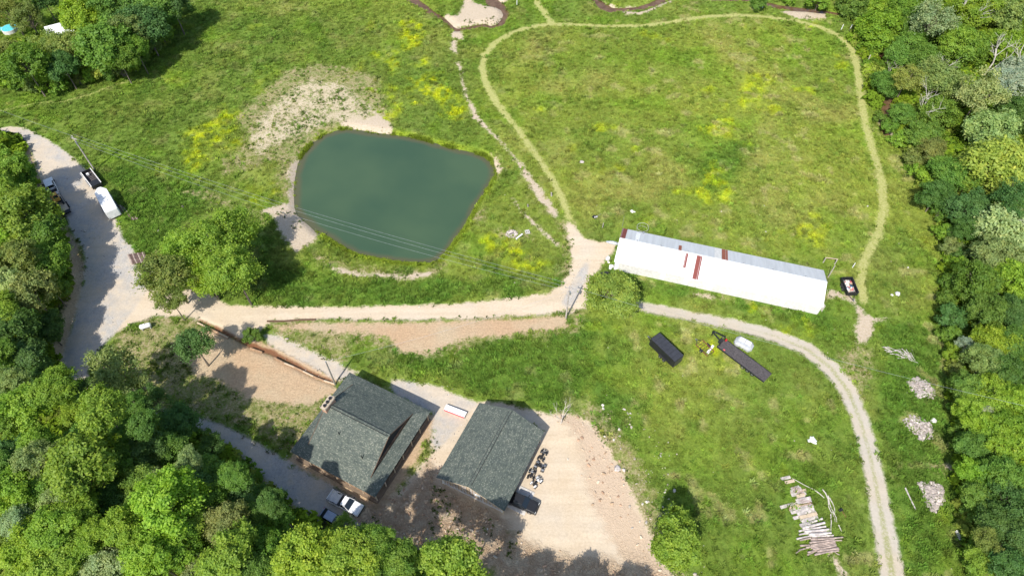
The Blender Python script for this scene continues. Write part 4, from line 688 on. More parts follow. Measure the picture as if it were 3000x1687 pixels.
# ------------------------------------------------------------------ house with wrap-round porch roof
def house():
    h = empty('timber_house', (-24.22, 47.75, 0), math.radians(-27.2)); tag(h, 'large house with tall gable roof and lower porch roof all round, beside gravel lane', 'house')
    E, B, x0, x1, yb, zb, rz = 8.05, 3.4, -5.7, 6.1, 6.0, 4.4, 7.8
    for q in ([(-E, -E, B), (E, -E, B), (x1, -yb, zb), (x0, -yb, zb)], [(E, -E, B), (E, E, B), (x1, yb, zb), (x1, -yb, zb)], [(E, E, B), (-E, E, B), (x0, yb, zb), (x1, yb, zb)], [(-E, E, B), (-E, -E, B), (x0, -yb, zb), (x0, yb, zb)]):
        slope(h, 'porch_roof', q, SHINGLE)
    slope(h, 'main_roof', [(x0, -yb, zb+.03), (x1, -yb, zb+.03), (x1, 0, rz), (x0, 0, rz)], SHINGLE, .16); slope(h, 'main_roof', [(x1, yb, zb+.03), (x0, yb, zb+.03), (x0, 0, rz), (x1, 0, rz)], SHINGLE, .16)
    for x in (x1-.45, x0+.35): MB().add([(x, -yb+.15, zb-.2), (x, yb-.15, zb-.2), (x, 0, rz-.2), (x-.15, -yb+.15, zb-.2), (x-.15, yb-.15, zb-.2), (x-.15, 0, rz-.2)], [(0, 1, 2), (5, 4, 3), (0, 3, 4, 1), (1, 4, 5, 2), (2, 5, 3, 0)]).build('gable_wall', M_['blacktrim'], h)
    mb = MB(); 
    for k in range(-19, 21): mb.box(k*.3, 0, rz-.02, .28, .34, .05)
    mb.build('ridge_cap', SHINGLE, h)
    for s in (-1, 1): MB().box(0, s*.22, rz-.12, 11.6, .07, .08).build('ridge_edge_strip', M_['blacktrim'], h)  # added dark strips that give the ridge cap darker edges
    for sx in (0, 1):
        for s in (-1, 1):
            x = (x1, x0)[sx]; a, b_ = Vector((x, s*yb, zb+.02)), Vector((x, 0, rz-.02)); MB().tube([a, b_], .055, 4).build('rake_board', M_['darkwood'], h)
    w_ = MB(); w_.box(0, -5.9, .5, 11.8, .2, 3.75); w_.box(0, 5.9, .5, 11.8, .2, 3.75); w_.box(-5.75, 0, .5, .2, 11.6, 3.75); w_.box(5.75, 0, .5, .2, 11.6, 3.75); w_.build('wall', M_['timber'], h)
    for s in (-1, 1):
        for k in range(9): MB().tube([(-5.9, s*6.02, .75+.4*k), (5.9, s*6.02, .75+.4*k)], .17, 6).build('wall_log', M_['timber'], h)
    for k in range(9): MB().tube([(5.88, -5.9, .75+.4*k), (5.88, 5.9, .75+.4*k)], .17, 6).build('wall_log', M_['timber'], h)
    for y in (-3.4, 0, 3.4):
        f = MB().box(6.1, y, 1.4, .1, 1.2, 1.5).build('window_frame', M_['cream'], h); MB().box(6.13, y, 1.5, .1, 1.0, 1.3).build('pane', M_['glass'], f)
    for x in (-3.5, .5, 3.8):
        f = MB().box(x, -6.2, 1.4, 1.2, .1, 1.5).build('window_frame', M_['cream'], h); MB().box(x, -6.23, 1.5, 1., .1, 1.3).build('pane', M_['glass'], f)
    d = MB(); d.box(0, -7.0, -.1, 15.7, 2.0, .55); d.box(0, 7.0, -.1, 15.7, 2., .55); d.box(-7, 0, -.1, 1.7, 12, .55); d.box(7., 0, -.1, 1.7, 12., .55); d.build('porch_floor', M_['porchwood'], h)
    for i in range(7):
        p = -7.6+i*2.533
        for q in ((p, -7.6), (p, 7.6), (7.6, p), (-7.6, p)):
            if abs(q[0]) == 7.6 and abs(q[1]) == 7.6 and q[1] != -7.6 and i: continue
            MB().tube([(q[0], q[1], .4), (q[0], q[1], 3.25)], .11, 6).build('post', M_['paletimber'], h)
    for s in (-1, 1):
        MB().box(0, s*7.6, 3.1, 15.4, .16, .22).build('beam', M_['timber'], h); MB().box(s*7.6, 0, 3.1, .16, 15.0, .22).build('beam', M_['timber'], h)
    for z in (.85, 1.3):
        MB().box(7.6, 1.6, z, .07, 11.5, .07).build('rail', M_['timber'], h); MB().box(1.5, -7.6, z, 12., .07, .07).build('rail', M_['timber'], h)
    for x, y in ((-1.6, -2.9), (3.55, -4.3)): MB().tube([(x, y, 4.6+(6-abs(y))*.45), (x, y, 5.75+(6-abs(y))*.40)], .075, 8).build('vent_pipe', M_['black'], h)
    ch = MB(); ch.box(-5.35, 0, 3.5, .85, 2.3, 4.9); c = ch.build('chimney', M_['brick'], h)
    MB().box(-5.35, 0, 8.4, 1.1, 2.6, .14).build('chimney_crown', M_['tan'], c)
    for y in (-.72, 0, .72): MB().tube([(-5.35, y, 8.5), (-5.35, y, 8.85)], .24, 10).build('flue', M_['black'], c)
    for s in (-1, 1):
        for x in (-5.85, -4.85): MB().box(x, s*1.2, 8.5, .08, .08, .5).build('scaffold_pole', M_['paletimber'], c)
    MB().box(-4.85, 0, 8.9, .06, 2.5, .08).build('scaffold_pole', M_['paletimber'], c)
house()
def workshop():
    h = empty('workshop', (-3.27, 43.9, 0), math.radians(-26.3)); tag(h, 'smaller dark shingled workshop with board end wall, beside the parked quads', 'workshop')
    X, Y, B, R_ = 5.9, 7.15, 3.2, 6.05
    slope(h, 'roof_slope', [(-X, Y, B), (-X, -Y, B), (0, -Y, R_), (0, Y, R_)], SHINGLE, .14); slope(h, 'roof_slope', [(X, -Y, B), (X, Y, B), (0, Y, R_), (0, -Y, R_)], SHINGLE, .14)
    mb = MB()
    for k in range(-23, 24): mb.box(0, k*.3, R_-.03, .34, .28, .05)
    mb.build('ridge_cap', SHINGLE, h)
    for s in (-1, 1): MB().box(s*.22, 0, R_-.14, .07, 13.4, .10).build('ridge_edge_strip', M_['blacktrim'], h)  # added dark strips outlining the ridge cap on both sides
    for s in (-1, 1):
        for u in (-1, 1): MB().tube([(u*X, s*Y, B-.12), (0, s*Y, R_-.12)], .07, 4).build('rake_board', M_['paletimber'], h)
    zt = lambda x: B+(R_-B)*(1-abs(x)/X)-.22
    for i in range(22):
        x = -5.25+i*.5; MB().add([(x-.24, -6.35, .35), (x+.24, -6.35, .35), (x+.24, -6.35, zt(x+.24)), (x-.24, -6.35, zt(x-.24)), (x-.24, -6.25, .35), (x+.24, -6.25, .35), (x+.24, -6.25, zt(x+.24)), (x-.24, -6.25, zt(x-.24))], [(0, 1, 2, 3), (7, 6, 5, 4), (0, 4, 5, 1), (1, 5, 6, 2), (2, 6, 7, 3), (3, 7, 4, 0)]).build('wall_board', M_['greywood'] if i % 3 else M_['paletimber'], h)
        MB().box(x+.25, -6.39, .35, .06, .06, zt(x+.25)-.4).build('batten', M_['timber'], h)
    w_ = MB(); w_.box(-5.35, 0, 0, .15, 12.6, 3.1); w_.box(0, 6.25, 0, 10.6, .15, 3.0); w_.add([(-5.3, 6.2, 2.9), (5.3, 6.2, 2.9), (0, 6.2, R_-.2), (-5.3, 6.3, 2.9), (5.3, 6.3, 2.9), (0, 6.3, R_-.2)], [(0, 1, 2), (5, 4, 3)]); w_.box(4.6, 4.1, 0, .15, 4.3, 3.); w_.box(4.6, -3.6, 0, .15, 1.2, 3.); w_.build('wall', M_['darkwood'], h)
    MB().box(0, -6.3, -.2, 10.9, .35, .55).build('foundation', M_['concrete'], h)
    for x in (-5.2, 5.25): MB().box(x, -6.45, .0, .42, .2, 2.9).build('corner_post', M_['offwhite'], h)
    MB().box(.9, -6.43, 1.5, .9, .06, .7).build('white_panel', M_['white'], h)
    for y in (-6.6, -2.4, .6, 3.6, 6.6): MB().box(5.45, y, 0, .18, .18, 3.0).build('post', M_['paletimber'], h)
    MB().box(4.75, 2.4, .2, .12, 3.4, 2.5).build('door', M_['blue'], h); MB().box(5.3, 1.9, .05, .25, 3.6, 1.7).build('blue_tarp', M_['blue'], h)
    MB().box(0, 0, .02, 10.5, 12.4, .12).build('floor_slab', M_['concrete'], h)
workshop()
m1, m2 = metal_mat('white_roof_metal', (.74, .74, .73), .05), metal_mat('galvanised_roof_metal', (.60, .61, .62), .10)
def barn():
    h = empty('long_barn', (39.74, 82.45, 0), math.radians(-16.1)); tag(h, 'very long low barn with white metal roof and a few rust red sheets', 'barn')
    X, Y, B, R_ = 19.5, 4.55, 2.6, 4.5
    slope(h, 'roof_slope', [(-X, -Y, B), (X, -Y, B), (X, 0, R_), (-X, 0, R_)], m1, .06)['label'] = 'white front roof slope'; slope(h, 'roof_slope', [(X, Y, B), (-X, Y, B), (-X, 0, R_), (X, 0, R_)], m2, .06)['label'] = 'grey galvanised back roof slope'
    k = (R_-B)/Y; zf = lambda y: R_-abs(y)*k+.012
    for x, w_, ya, yb, m, lb in ((-6.35, .5, -2.9, -.15, 'rust', 'narrow rust red roof sheet'), (-3.95, 1.05, -4.5, -.1, 'rust', 'rust red roof sheet')):
        slope(h, 'roof_sheet', [(x-w_/2, ya, zf(ya)), (x+w_/2, ya, zf(ya)), (x+w_/2, yb, zf(yb)), (x-w_/2, yb, zf(yb))], M_[m], .01)['label'] = lb
    for x, w_, ya, yb, m, lb in ((-18.98, 1.0, .05, 4.54, 'rust', 'rust red end sheet'), (-16.2, .85, .05, 3.9, 'white', 'white roof sheet'), (-7.8, .6, .1, 2.3, 'rust2', 'short rust red roof sheet'), (-.55, 1.25, .05, 4.5, 'offwhite', 'pale pink roof sheet'), (.75, 1.15, .05, 4.5, 'rust2', 'bright rust roof sheet')):
        slope(h, 'roof_sheet', [(x+w_/2, yb, zf(yb)), (x-w_/2, yb, zf(yb)), (x-w_/2, ya, zf(ya)), (x+w_/2, ya, zf(ya))], M_[m], .01)['label'] = lb
    for s in (-1, 1):
        sm = MB()
        for k_ in range(-21, 22):
            x = k_*.92; a, b_ = Vector((x, s*Y, B+.02)), Vector((x, s*.1, R_-.02)); sm.tube([a, b_], .022, 4)
        sm.build('seams', m1 if s < 0 else m2, h)
    MB().box(0, 0, R_-.0, 2*X, .3, .035).build('ridge_cap', m1, h)
    for x in (-16.1, -11.5, -6.35, 4.26, 9.7, 15.7): MB().tube([(x, .22, R_-.1), (x, .22, R_+.28), (x, .22, R_+.42)], [.14, .14, .03], 9).build('roof_vent', M_['steel'], h)
    MB().tube([(-15.3, 4.0, B+.2), (-15.3, 4., B+.75)], .16, 8).build('roof_vent', M_['steel'], h)
    w_ = MB()
    for s in (-1, 1): w_.box(0, s*4.3, 0, 2*X-.5, .12, 2.6)
    for s in (-1, 1): w_.add([(s*19.2, -4.3, 0), (s*19.2, 4.3, 0), (s*19.2, 4.3, 2.6), (s*19.2, 0, 4.4), (s*19.2, -4.3, 2.6)], [(0, 1, 2, 3, 4)])
    w_.build('wall', M_['offwhite'], h)
    for i in range(43):
        if i % 7 != 5: MB().box(-18.9+i*.9, -4.40, .3, .84, .03, 2.25).build('wall_sheet', M_['offwhite' if i % 5 else 'white'], h)
    MB().box(19.8, -2.9, 0, .06, 1.4, 1.9, .5).build('door', M_['cream'], h); MB().box(19.7, 1.2, 1.4, .5, .06, .8, .5).build('door_flap', M_['offwhite'], h)
barn()
def far_house():
    g = G(180, 73, 4.0); h = empty('distant_house', (g[0], g[1], hz(g[0], g[1])), .5); tag(h, 'white roofed house half hidden by the trees in the upper left corner', 'house')
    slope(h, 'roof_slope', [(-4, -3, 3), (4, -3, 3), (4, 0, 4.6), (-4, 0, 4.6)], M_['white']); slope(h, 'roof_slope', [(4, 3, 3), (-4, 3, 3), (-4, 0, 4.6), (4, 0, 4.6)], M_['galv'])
    MB().box(0, 0, 0, 7.4, 5.4, 3.).build('wall', M_['cream'], h); MB().box(1., -2.75, .9, 1.2, .1, 1.2).build('window', M_['glass'], h); MB().box(-1.5, -2.75, 0, 1., .1, 2.1).build('door', M_['darkwood'], h)
    p = empty('swimming_pool', W(32, 92)); tag(p, 'round turquoise above-ground pool in the clearing at the upper left corner', 'pool')
    MB().tube([(0, 0, 0), (0, 0, 1.0)], 1.9, 24).build('pool_wall', M_['offwhite'], p); MB().tube([(0, 0, 1.0), (0, 0, 1.03)], 1.8, 24).build('pool_cover', M_['turq'], p)
    MB().box(-2.4, .2, 0, 1.4, 1.2, .7).build('pool_step', M_['turq'], p)
far_house()
def slab(name, pts, z0, z1, m, lb=None):
    mb = MB(); mb.prism([tuple(W(x, y))[:2] for x, y in pts], z0, z1); o = mb.build(name, m); o['kind'] = 'structure'; return o
slab('concrete_slab', [(1486, 1484), (1536, 1510), (1567, 1443), (1523, 1422)], -.1, .12, M_['concrete'])
# ------------------------------------------------------------------ vehicles
def wheels(par, xs, yw, r=.39, w_=.27, name='wheel'):
    for x in xs:
        for s in (-1, 1):
            o = MB().tube([(x, s*yw-w_/2, r), (x, s*yw+w_/2, r)], r, 18).build(name, M_['rubber'], par); MB().tube([(x, s*yw-w_/2-.012, r), (x, s*yw+w_/2+.012, r)], r*.58, 12).build('rim', M_['rim'], o)
def locate(front, rear, z):
    a, b = G(*front, z), G(*rear, z); c = (a+b)/2; return (c[0], c[1], hz(c[0], c[1])), math.atan2(a[1]-b[1], a[0]-b[0]), float(np.linalg.norm(a-b))
def pickup(front, rear, label, paint, bedmat, crew=False, toolbox=True, glassroof=None):
    loc, yaw, L_ = locate(front, rear, 1.2); e = empty('pickup_truck', loc, yaw); tag(e, label, 'pickup truck'); cb = -1.05 if crew else -.35; k = 2.75
    b = MB(); b.side([(cb, .42), (2.2, .40), (2.75, .5), (2.86, .72), (2.82, .98), (2.6, 1.13), (1.9, 1.19), (1.15, 1.22), (cb, 1.24)], -1.0, 1.0, .07); b.build('body', paint, e, bevel=.11)
    MB().side([(cb+.02, 1.22), (1.30, 1.20), (.45, 1.80), (cb+.22, 1.82)], -.93, .93, .17).build('cab_glass', M_['glass'], e, bevel=.02)
    MB().box((cb+.62)/2, 0, 1.79, .44-cb, 1.5, .08, top=(.93, .94)).build('roof', glassroof or paint, e, bevel=.03)
    for s in (-1, 1):
        for x0, x1, y0 in ((1.28, .44, .90), (cb+.05, cb+.24, .90)): MB().tube([(x0, s*.93, 1.22), (x1, s*.76, 1.82)], .045, 4).build('pillar', paint, e)
        MB().tube([(.35, s*.93, 1.22), (.30, s*.77, 1.82)], .035, 4).build('pillar', paint, e)
        MB().box((cb-2.85)/2, s*.96, .45, 2.85+cb, .12, .82).build('bed_side', paint, e, bevel=.03); MB().box((cb-2.85)/2, s*.95, 1.27, 2.8+cb, .10, .03).build('bed_rail', M_['blacktrim'], e)
        MB().box(.95, s*1.16, 1.15, .12, .28, .2).build('mirror', M_['black'], e); MB().box(2.74, s*.75, .84, .16, .36, .16).build('headlight', M_['light'], e); MB().box(-2.86, s*.92, .85, .06, .14, .3).build('taillight', M_['red'], e)
        MB().box(.2, s*1.005, .95, .14, .03, .05).build('door_handle', M_['blacktrim'], e)
        for x in (1.85, -1.75): MB().tube([(x+.52*math.cos(a), s*.985, .42+.5*math.sin(a)) for a in [i*math.pi/8 for i in range(9)]], .04, 4).build('wheel_arch', M_['blacktrim'] , e)
    MB().box((cb-2.85)/2, 0, .62, 2.8+cb, 1.85, .08).build('bed_floor', bedmat, e); MB().box(-2.85, 0, .5, .09, 1.86, .76).build('tailgate', paint, e, bevel=.02)
    MB().box(2.82, 0, .42, .22, 1.96, .30, top=(.8, .96)).build('bumper', M_['blacktrim'], e, bevel=.04); MB().box(-2.95, 0, .45, .16, 1.9, .2).build('bumper', M_['steel'], e)
    if toolbox: MB().box(cb-.28, 0, 1.0, .52, 1.84, .33).build('toolbox', M_['blacktrim'], e, bevel=.02)
    wheels(e, (1.85, -1.75), .88); return e
pickup((1051, 1491), (970, 1448), 'white regular-cab pickup truck with black toolbox parked on the grey gravel below the house', M_['white'], M_['offwhite'])
pickup((1562, 1482), (1488, 1450), 'black crew-cab pickup nosing out of the workshop on its concrete slab', M_['black'], M_['blacktrim'], True, False)
e = pickup((134, 516), (157, 570), 'white pickup with dark load bed hitched to a trailer on the upper gravel road', M_['white'], M_['blacktrim'], True, False)
def suv():
    loc, yaw, L_ = locate((1004, 1534), (948, 1502), 1.0); e = empty('parked_car', loc, yaw); tag(e, 'dark blue-grey hatchback car half hidden by trees beside the white pickup', 'car')
    MB().side([(-2.25, .35), (2.2, .35), (2.3, .6), (2.1, .88), (1.2, 1.0), (-2.1, 1.05), (-2.3, .8)], -.9, .9, .07).build('body', M_['glassblue'], e, bevel=.06); MB().side([(-2.1, 1.0), (1.15, .98), (.3, 1.48), (-1.35, 1.5)], -.85, .85, .17).build('cabin_glass', M_['glass'], e, bevel=.03)
    MB().box(-.5, 0, 1.47, 1.65, 1.35, .05, top=(.92, .93)).build('roof', M_['glassblue'], e, bevel=.02)
    for s in (-1, 1):
        MB().box(.8, s*1.0, .95, .12, .2, .13).build('mirror', M_['black'], e); MB().box(-2.22, s*.7, .8, .08, .3, .14).build('taillight', M_['red'], e); MB().box(2.16, s*.65, .65, .12, .32, .14).build('headlight', M_['light'], e)
    MB().box(2.25, 0, .3, .12, 1.7, .2).build('bumper', M_['blacktrim'], e); MB().box(-2.28, 0, .3, .12, 1.7, .22).build('bumper', M_['blacktrim'], e); wheels(e, (1.4, -1.4), .8, .33, .22)
suv()
def quad(px, ang, label, body, accent, s=1.):
    g = W(*px); e = empty('quad_bike', g, ang); tag(e, label, 'quad bike', 'quad bikes parked beside the workshop')
    MB().box(0, 0, .45, 1.5*s, .34, .22, top=(.9, .7)).build('chassis', M_['blacktrim'], e, bevel=.03); MB().box(-.25*s, 0, .68, .75*s, .34, .16, top=(.85, .7)).build('seat', M_['black'], e, bevel=.04)
    MB().box(.42*s, 0, .62, .45*s, .5, .26, top=(.6, .5)).build('fuel_tank', accent, e, bevel=.04)
    for x in (.62*s, -.66*s):
        for q in (-1, 1): MB().box(x, q*.40, .64, .55*s, .3, .09, top=(.7, .8)).build('fender', body, e, bevel=.03)
        r_ = MB(); [r_.box(x, k*.16, .82, .45, .03, .03) for k in (-2, -1, 0, 1, 2)]; r_.box(x+.2, 0, .82, .03, .7, .03); r_.box(x-.2, 0, .82, .03, .7, .03); r_.build('luggage_rack', M_['blacktrim'], e)
    MB().tube([(.22*s, -.42, 1.0), (.38*s, -.12, .92), (.38*s, .12, .92), (.22*s, .42, 1.0)], .025, 5).build('handlebar', M_['steel'], e); MB().box(.8*s, 0, .62, .1, .3, .12).build('headlight', M_['light'], e)
    wheels(e, (.62*s, -.62*s), .48, .28, .25)
quad((1589, 1337), 1.1, 'black quad bike nearest the workshop back corner, topmost of the four', M_['black'], M_['blacktrim']); quad((1582, 1369), -.5, 'dark grey quad bike turned sideways, second of the four from the top', M_['steel'], M_['black'])
quad((1557, 1392), 1.3, 'small black quad bike closest to the workshop wall', M_['black'], M_['steel'], .8); quad((1571, 1415), .75, 'white and black quad bike beside the concrete slab', M_['white'], M_['white'])
def fender_wheels(par, xs, yw, m=None):
    wheels(par, xs, yw, .34, .22)
    for s in (-1, 1): MB().box(sum(xs)/len(xs), s*yw, .72, (max(xs)-min(xs))+.85, .28, .05).build('fender', m or M_['blacktrim'], par)
def tongue(par, x, z=.45, l=1.3):
    MB().tube([(x, .55, z), (x+l, 0, z)], .05, 4).build('drawbar', M_['black'], par); MB().tube([(x, -.55, z), (x+l, 0, z)], .05, 4).build('drawbar', M_['black'], par); MB().box(x+l, 0, z-.08, .25, .12, .16).build('hitch', M_['steel'], par); MB().tube([(x+l-.3, 0, 0), (x+l-.3, 0, z+.35)], .04, 6).build('jack', M_['steel'], par)
def box_trailer(front, rear, label, width, hgt, m, roofm, nose=0., z=2.3, seams=6):
    loc, yaw, L_ = locate(front, rear, z); e = empty('enclosed_trailer', loc, yaw); tag(e, label, 'trailer'); h2 = L_/2; w2 = width/2
    P_ = [(-h2, -w2), (h2-nose, -w2), (h2, -w2*.3 if nose else -w2), (h2, w2*.3 if nose else w2), (h2-nose, w2), (-h2, w2)]
    mb = MB(); mb.prism(P_, .5, hgt); mb.build('box_body', m, e, bevel=.04); mb = MB(); mb.prism([(x*.985, y*.97) for x, y in P_], hgt, hgt+.05); mb.build('roof', roofm, e)
    for i in range(1, seams): MB().box(-h2+L_*i/seams*(1-nose*.06), 0, hgt+.045, .05, width*.95, .02).build('roof_bow', m if seams > 4 else M_['steel'], e)
    MB().box(-h2-.02, 0, .6, .05, width*.9, hgt-.8).build('ramp_door', roofm, e)
    for s in (-1, 1): MB().tube([(-h2, s*w2*.98, hgt), (h2-nose, s*w2*.98, hgt)], .035, 4).build('edge_trim', M_['steel'] if nose else M_['blacktrim'], e); MB().box(-h2-.03, s*w2*.8, .62, .04, .12, .1).build('marker_light', M_['red'], e)
    fender_wheels(e, (-.9, .0) if L_ > 5 else (-.4,), w2+.12, M_['blacktrim']); tongue(e, h2, .5); return e
box_trailer((1919, 983.5), (1990, 1051), 'long black enclosed trailer standing in the meadow below the two-track road', 2.2, 2.45, M_['black'], simple('black_roof', (.045, .047, .055), .35), 0, 2.45, 7)
e = box_trailer((289, 550), (325, 616), 'white V-nosed enclosed trailer parked beside the upper gravel road', 2.5, 2.6, M_['white'], M_['white'], 1.3, 2.6, 3); MB().box(.35, -.1, 2.62, .4, .4, .22).build('roof_vent', M_['white'], e)
def dump_trailer(front, rear, label, z=1.2, load=False, white=True):
    loc, yaw, L_ = locate(front, rear, z); e = empty('dump_trailer', loc, yaw); tag(e, label, 'trailer'); h2 = L_/2
    MB().box(0, 0, .55, L_, 1.95, .1).build('bed_floor', M_['deck'], e)
    for s in (-1, 1): MB().box(0, s*1., .55, L_, .08, .85 if white else .8).build('side_wall', M_['black'], e); MB().box(0, s*1.03, 1.4 if white else 1.34, L_*1.0, .18, .05).build('top_rail', M_['offwhite'] if white else M_['black'], e)
    MB().box(h2, 0, .55, .08, 2., .85).build('front_wall', M_['black'], e); MB().box(-h2, 0, .55, .08, 2., .85).build('tailgate', M_['black'], e)
    if white:
        MB().box(0, 1.3, 1.35, L_*.95, .05, .05).build('side_rail', M_['offwhite'], e)
        for k in range(9): MB().box(-h2+.3+k*(L_-.6)/8, 1.17, 1.36, .07, .28, .04).build('rail_rung', M_['offwhite'], e)
        for k in range(4): MB().box(-h2*.1+k*.55, 0, .68, .06, 1.85, .05).build('floor_rib', M_['blacktrim'], e)
        MB().box(-h2*.68, 0, 1.3, L_*.28, 1.92, .06).build('rolled_tarp', M_['black'], e); MB().box(h2*.62, .1, .9, .45, .5, .4).build('white_box', M_['white'], e)
    fender_wheels(e, (-.5, .3) if L_ > 3.4 else (0,), 1.18); tongue(e, h2, .5, 1.2); return e
dump_trailer((250, 499), (282, 541), 'black dump trailer with white side rails parked at the foot of the roadside pole', 1.3)
e = dump_trailer((2501, 857), (2482, 811), 'small black open trailer full of scrap at the east end of the long barn', 1.3, True, False)
r_ = random.Random(5); SM = ['cream', 'offwhite', 'pink', 'brick', 'tan', 'white', 'blue', 'greywood']; sh = MB()
for k in range(40):
    sh.cur = r_.randrange(8); Mx = Matrix.Translation((r_.uniform(-1.2, 1.2), r_.uniform(-.65, .65), r_.uniform(0, .35))) @ Matrix.Rotation(r_.uniform(0, 6), 4, 'Z') @ Matrix.Rotation(r_.uniform(-.4, .4), 4, 'X')
    sh.box(0, 0, 0, r_.uniform(.25, .9), r_.uniform(.12, .5), r_.uniform(.08, .3), M=Mx)
o = sh.build('scrap_heap', [M_[q] for q in SM]); o.location = tuple(e.matrix_basis @ Vector((0, 0, .68))); o.rotation_euler = e.rotation_euler; tag(o, 'mixed pale and reddish scrap heaped inside the small black open trailer', 'scrap', kind='stuff')
def excavator_trailer():
    loc, yaw, L_ = locate((160, 572), (191, 622), .8); e = empty('equipment_trailer', loc, yaw); tag(e, 'flatbed equipment trailer with pale deck carrying the yellow machine on the upper road', 'trailer'); h2 = L_/2
    MB().box(.3, 0, .6, L_-.9, 2.05, .12).build('deck', M_['tan'], e); MB().box(-h2+.1, 0, .6, 1.0, 2.05, .3, top=(.9, 1)).build('ramp', M_['black'], e)
    for s in (-1, 1): MB().box(.2, s*1.04, .55, L_-.6, .08, .22).build('side_rail', M_['blacktrim'], e)
    fender_wheels(e, (-1.2, -.4), 1.16); tongue(e, h2, .6, 1.)
    x = empty('mini_excavator', tuple(e.matrix_basis @ Vector((.6, .1, .74))), yaw); tag(x, 'yellow mini excavator with folded arm riding on the trailer behind the white pickup', 'excavator')
    for s in (-1, 1): o = MB().side([(-1.2, .1), (-.9, 0), (.9, 0), (1.2, .1), (1.2, .42), (.9, .5), (-.9, .5), (-1.2, .42)], s*.75-.18, s*.75+.18).build('track', M_['rubber'], x)
    MB().box(0, 0, .5, 1.2, 1.2, .2).build('undercarriage', M_['blacktrim'], x); MB().box(.3, 0, .7, 1.5, 1.45, .75, top=(.9, .9)).build('engine_cover', M_['yellow'], x, bevel=.06); MB().box(.25, -.2, 1.45, .95, .85, .75, top=(.85, .9)).build('cab', M_['glass'], x); MB().box(.25, -.2, 2.2, 1.1, 1.05, .08).build('cab_roof', M_['yellow'], x, bevel=.03)
    MB().tube([(-.4, .35, 1.1), (-1.2, .35, 1.9), (-1.9, .35, 1.5)], [.14, .13, .1], 6).build('boom', M_['yellow'], x); MB().tube([(-1.9, .35, 1.5), (-1.8, .35, .5)], .09, 6).build('arm', M_['yellow'], x); MB().box(-1.65, .35, .2, .5, .55, .4, top=(.6, 1)).build('bucket', M_['black'], x)
    MB().box(.9, .62, 1.45, .5, .3, .35).build('counterweight', M_['yellow'], x)
excavator_trailer()
def gooseneck():
    loc, yaw, L_ = locate((2113, 1003), (2250, 1106), .9); e = empty('gooseneck_trailer', loc, yaw); tag(e, 'long black gooseneck flatbed trailer with raised neck in the lower meadow', 'trailer'); h2 = L_/2
    for i in range(9): MB().box(.0, -1.02+i*.255, .8, L_, .24, .07).build('deck_plank', M_['deck'], e)
    for s in (-1, 1):
        MB().box(0, s*1.19, .62, L_, .1, .24).build('side_rail', M_['black'], e); MB().tube([(h2-.2, s*.75, .7), (h2-.1, s*.7, 2.0), (h2+2.2, s*.1, 2.0)], .11, 4).build('neck_beam', M_['black'], e)
        for k in range(9): MB().box(-h2+.8+k*1.0, s*1.26, .66, .06, .06, .14).build('stake_pocket', M_['blacktrim'], e)
    MB().tube([(h2+2.1, 0, 2.0), (h2+2.1, 0, .9)], .1, 8).build('coupler', M_['black'], e); MB().box(h2+.15, 0, .9, .5, 1., .45).build('toolbox', M_['blacktrim'], e); MB().tube([(h2-.2, -.8, 2.), (h2+1.9, -.2, 2.05)], .04, 4).build('strut', M_['steel'], e)
    MB().box(h2-.35, -.95, .88, .3, .4, .3).build('hydraulic_box', M_['red'], e); MB().box(h2-1.3, .9, .88, .35, .25, .06).build('chock', M_['pink'], e); MB().tube([(h2+.3, -.7, 0), (h2+.3, -.7, 1.6)], .06, 6).build('jack', M_['steel'], e)
    wheels(e, (-.6, -1.6, -2.6), 1.06, .38, .3); MB().box(-h2+.5, 0, .875, 1., 2.2, .03).build('ramp', M_['deck'], e)
gooseneck()
def small_trailer():
    loc, yaw, L_ = locate((2048, 1003), (2082, 1037), .5); e = empty('utility_trailer', loc, yaw); tag(e, 'small rusty frame trailer with grass growing through it, between the black trailers', 'trailer'); h2 = L_/2
    for s in (-1, 1): MB().box(0, s*.85, .42, L_, .09, .1).build('frame_rail', M_['rust'], e); MB().box(0, s*.95, .7, .9, .2, .05).build('fender', M_['blacktrim'], e)
    for k in range(7): MB().box(-h2+k*L_/6, 0, .44, .06, 1.7, .06).build('cross_bar', M_['darkwood'], e)
    wheels(e, (0,), .98, .3, .2); tongue(e, h2, .42, .8)
    a, b_ = W(2088.8, 1013.7), W(2072.5, 1035); d = b_-a; o = MB().box(0, 0, .0, d.length, .42, .3).build('white_beam', M_['white'], None, bevel=.02); o.location = ((a.x+b_.x)/2, (a.y+b_.y)/2, a.z+.02); o.rotation_euler = (0, 0, math.atan2(d.y, d.x)); tag(o, 'white plastic beam lying across the rear end of the small rusty trailer', 'beam')
small_trailer()
def shell():
    g = G(2182, 1003, .8); e = empty('fibreglass_shell', (g[0], g[1], hz(g[0], g[1])), -.62); tag(e, 'white faceted fibreglass shell with cut corners next to the gooseneck trailer', 'shell')
    o = [(-1.75, -.5), (-1.45, -1.05), (1.3, -1.05), (1.7, -.4), (1.7, .55), (1.2, 1.05), (-1.35, 1.05), (-1.75, .45)]
    for (a, z0, b_, z1, nm) in ((1., 0, .97, .55, 'lower_hull'), (.97, .55, .72, .95, 'upper_hull')):
        mb = MB(); k = len(o); mb.add([(x*a, y*a, z0) for x, y in o]+[(x*b_, y*b_, z1) for x, y in o], [(i, (i+1) % k, (i+1) % k+k, i+k) for i in range(k)]+[tuple(range(k, 2*k))]); mb.build(nm, M_['shellwhite'], e)
    MB().box(-.55, .2, .95, .95, .85, .05).build('hatch', M_['offwhite'], e); MB().box(.6, .2, .95, .95, .85, .05).build('hatch', M_['offwhite'], e)
shell()
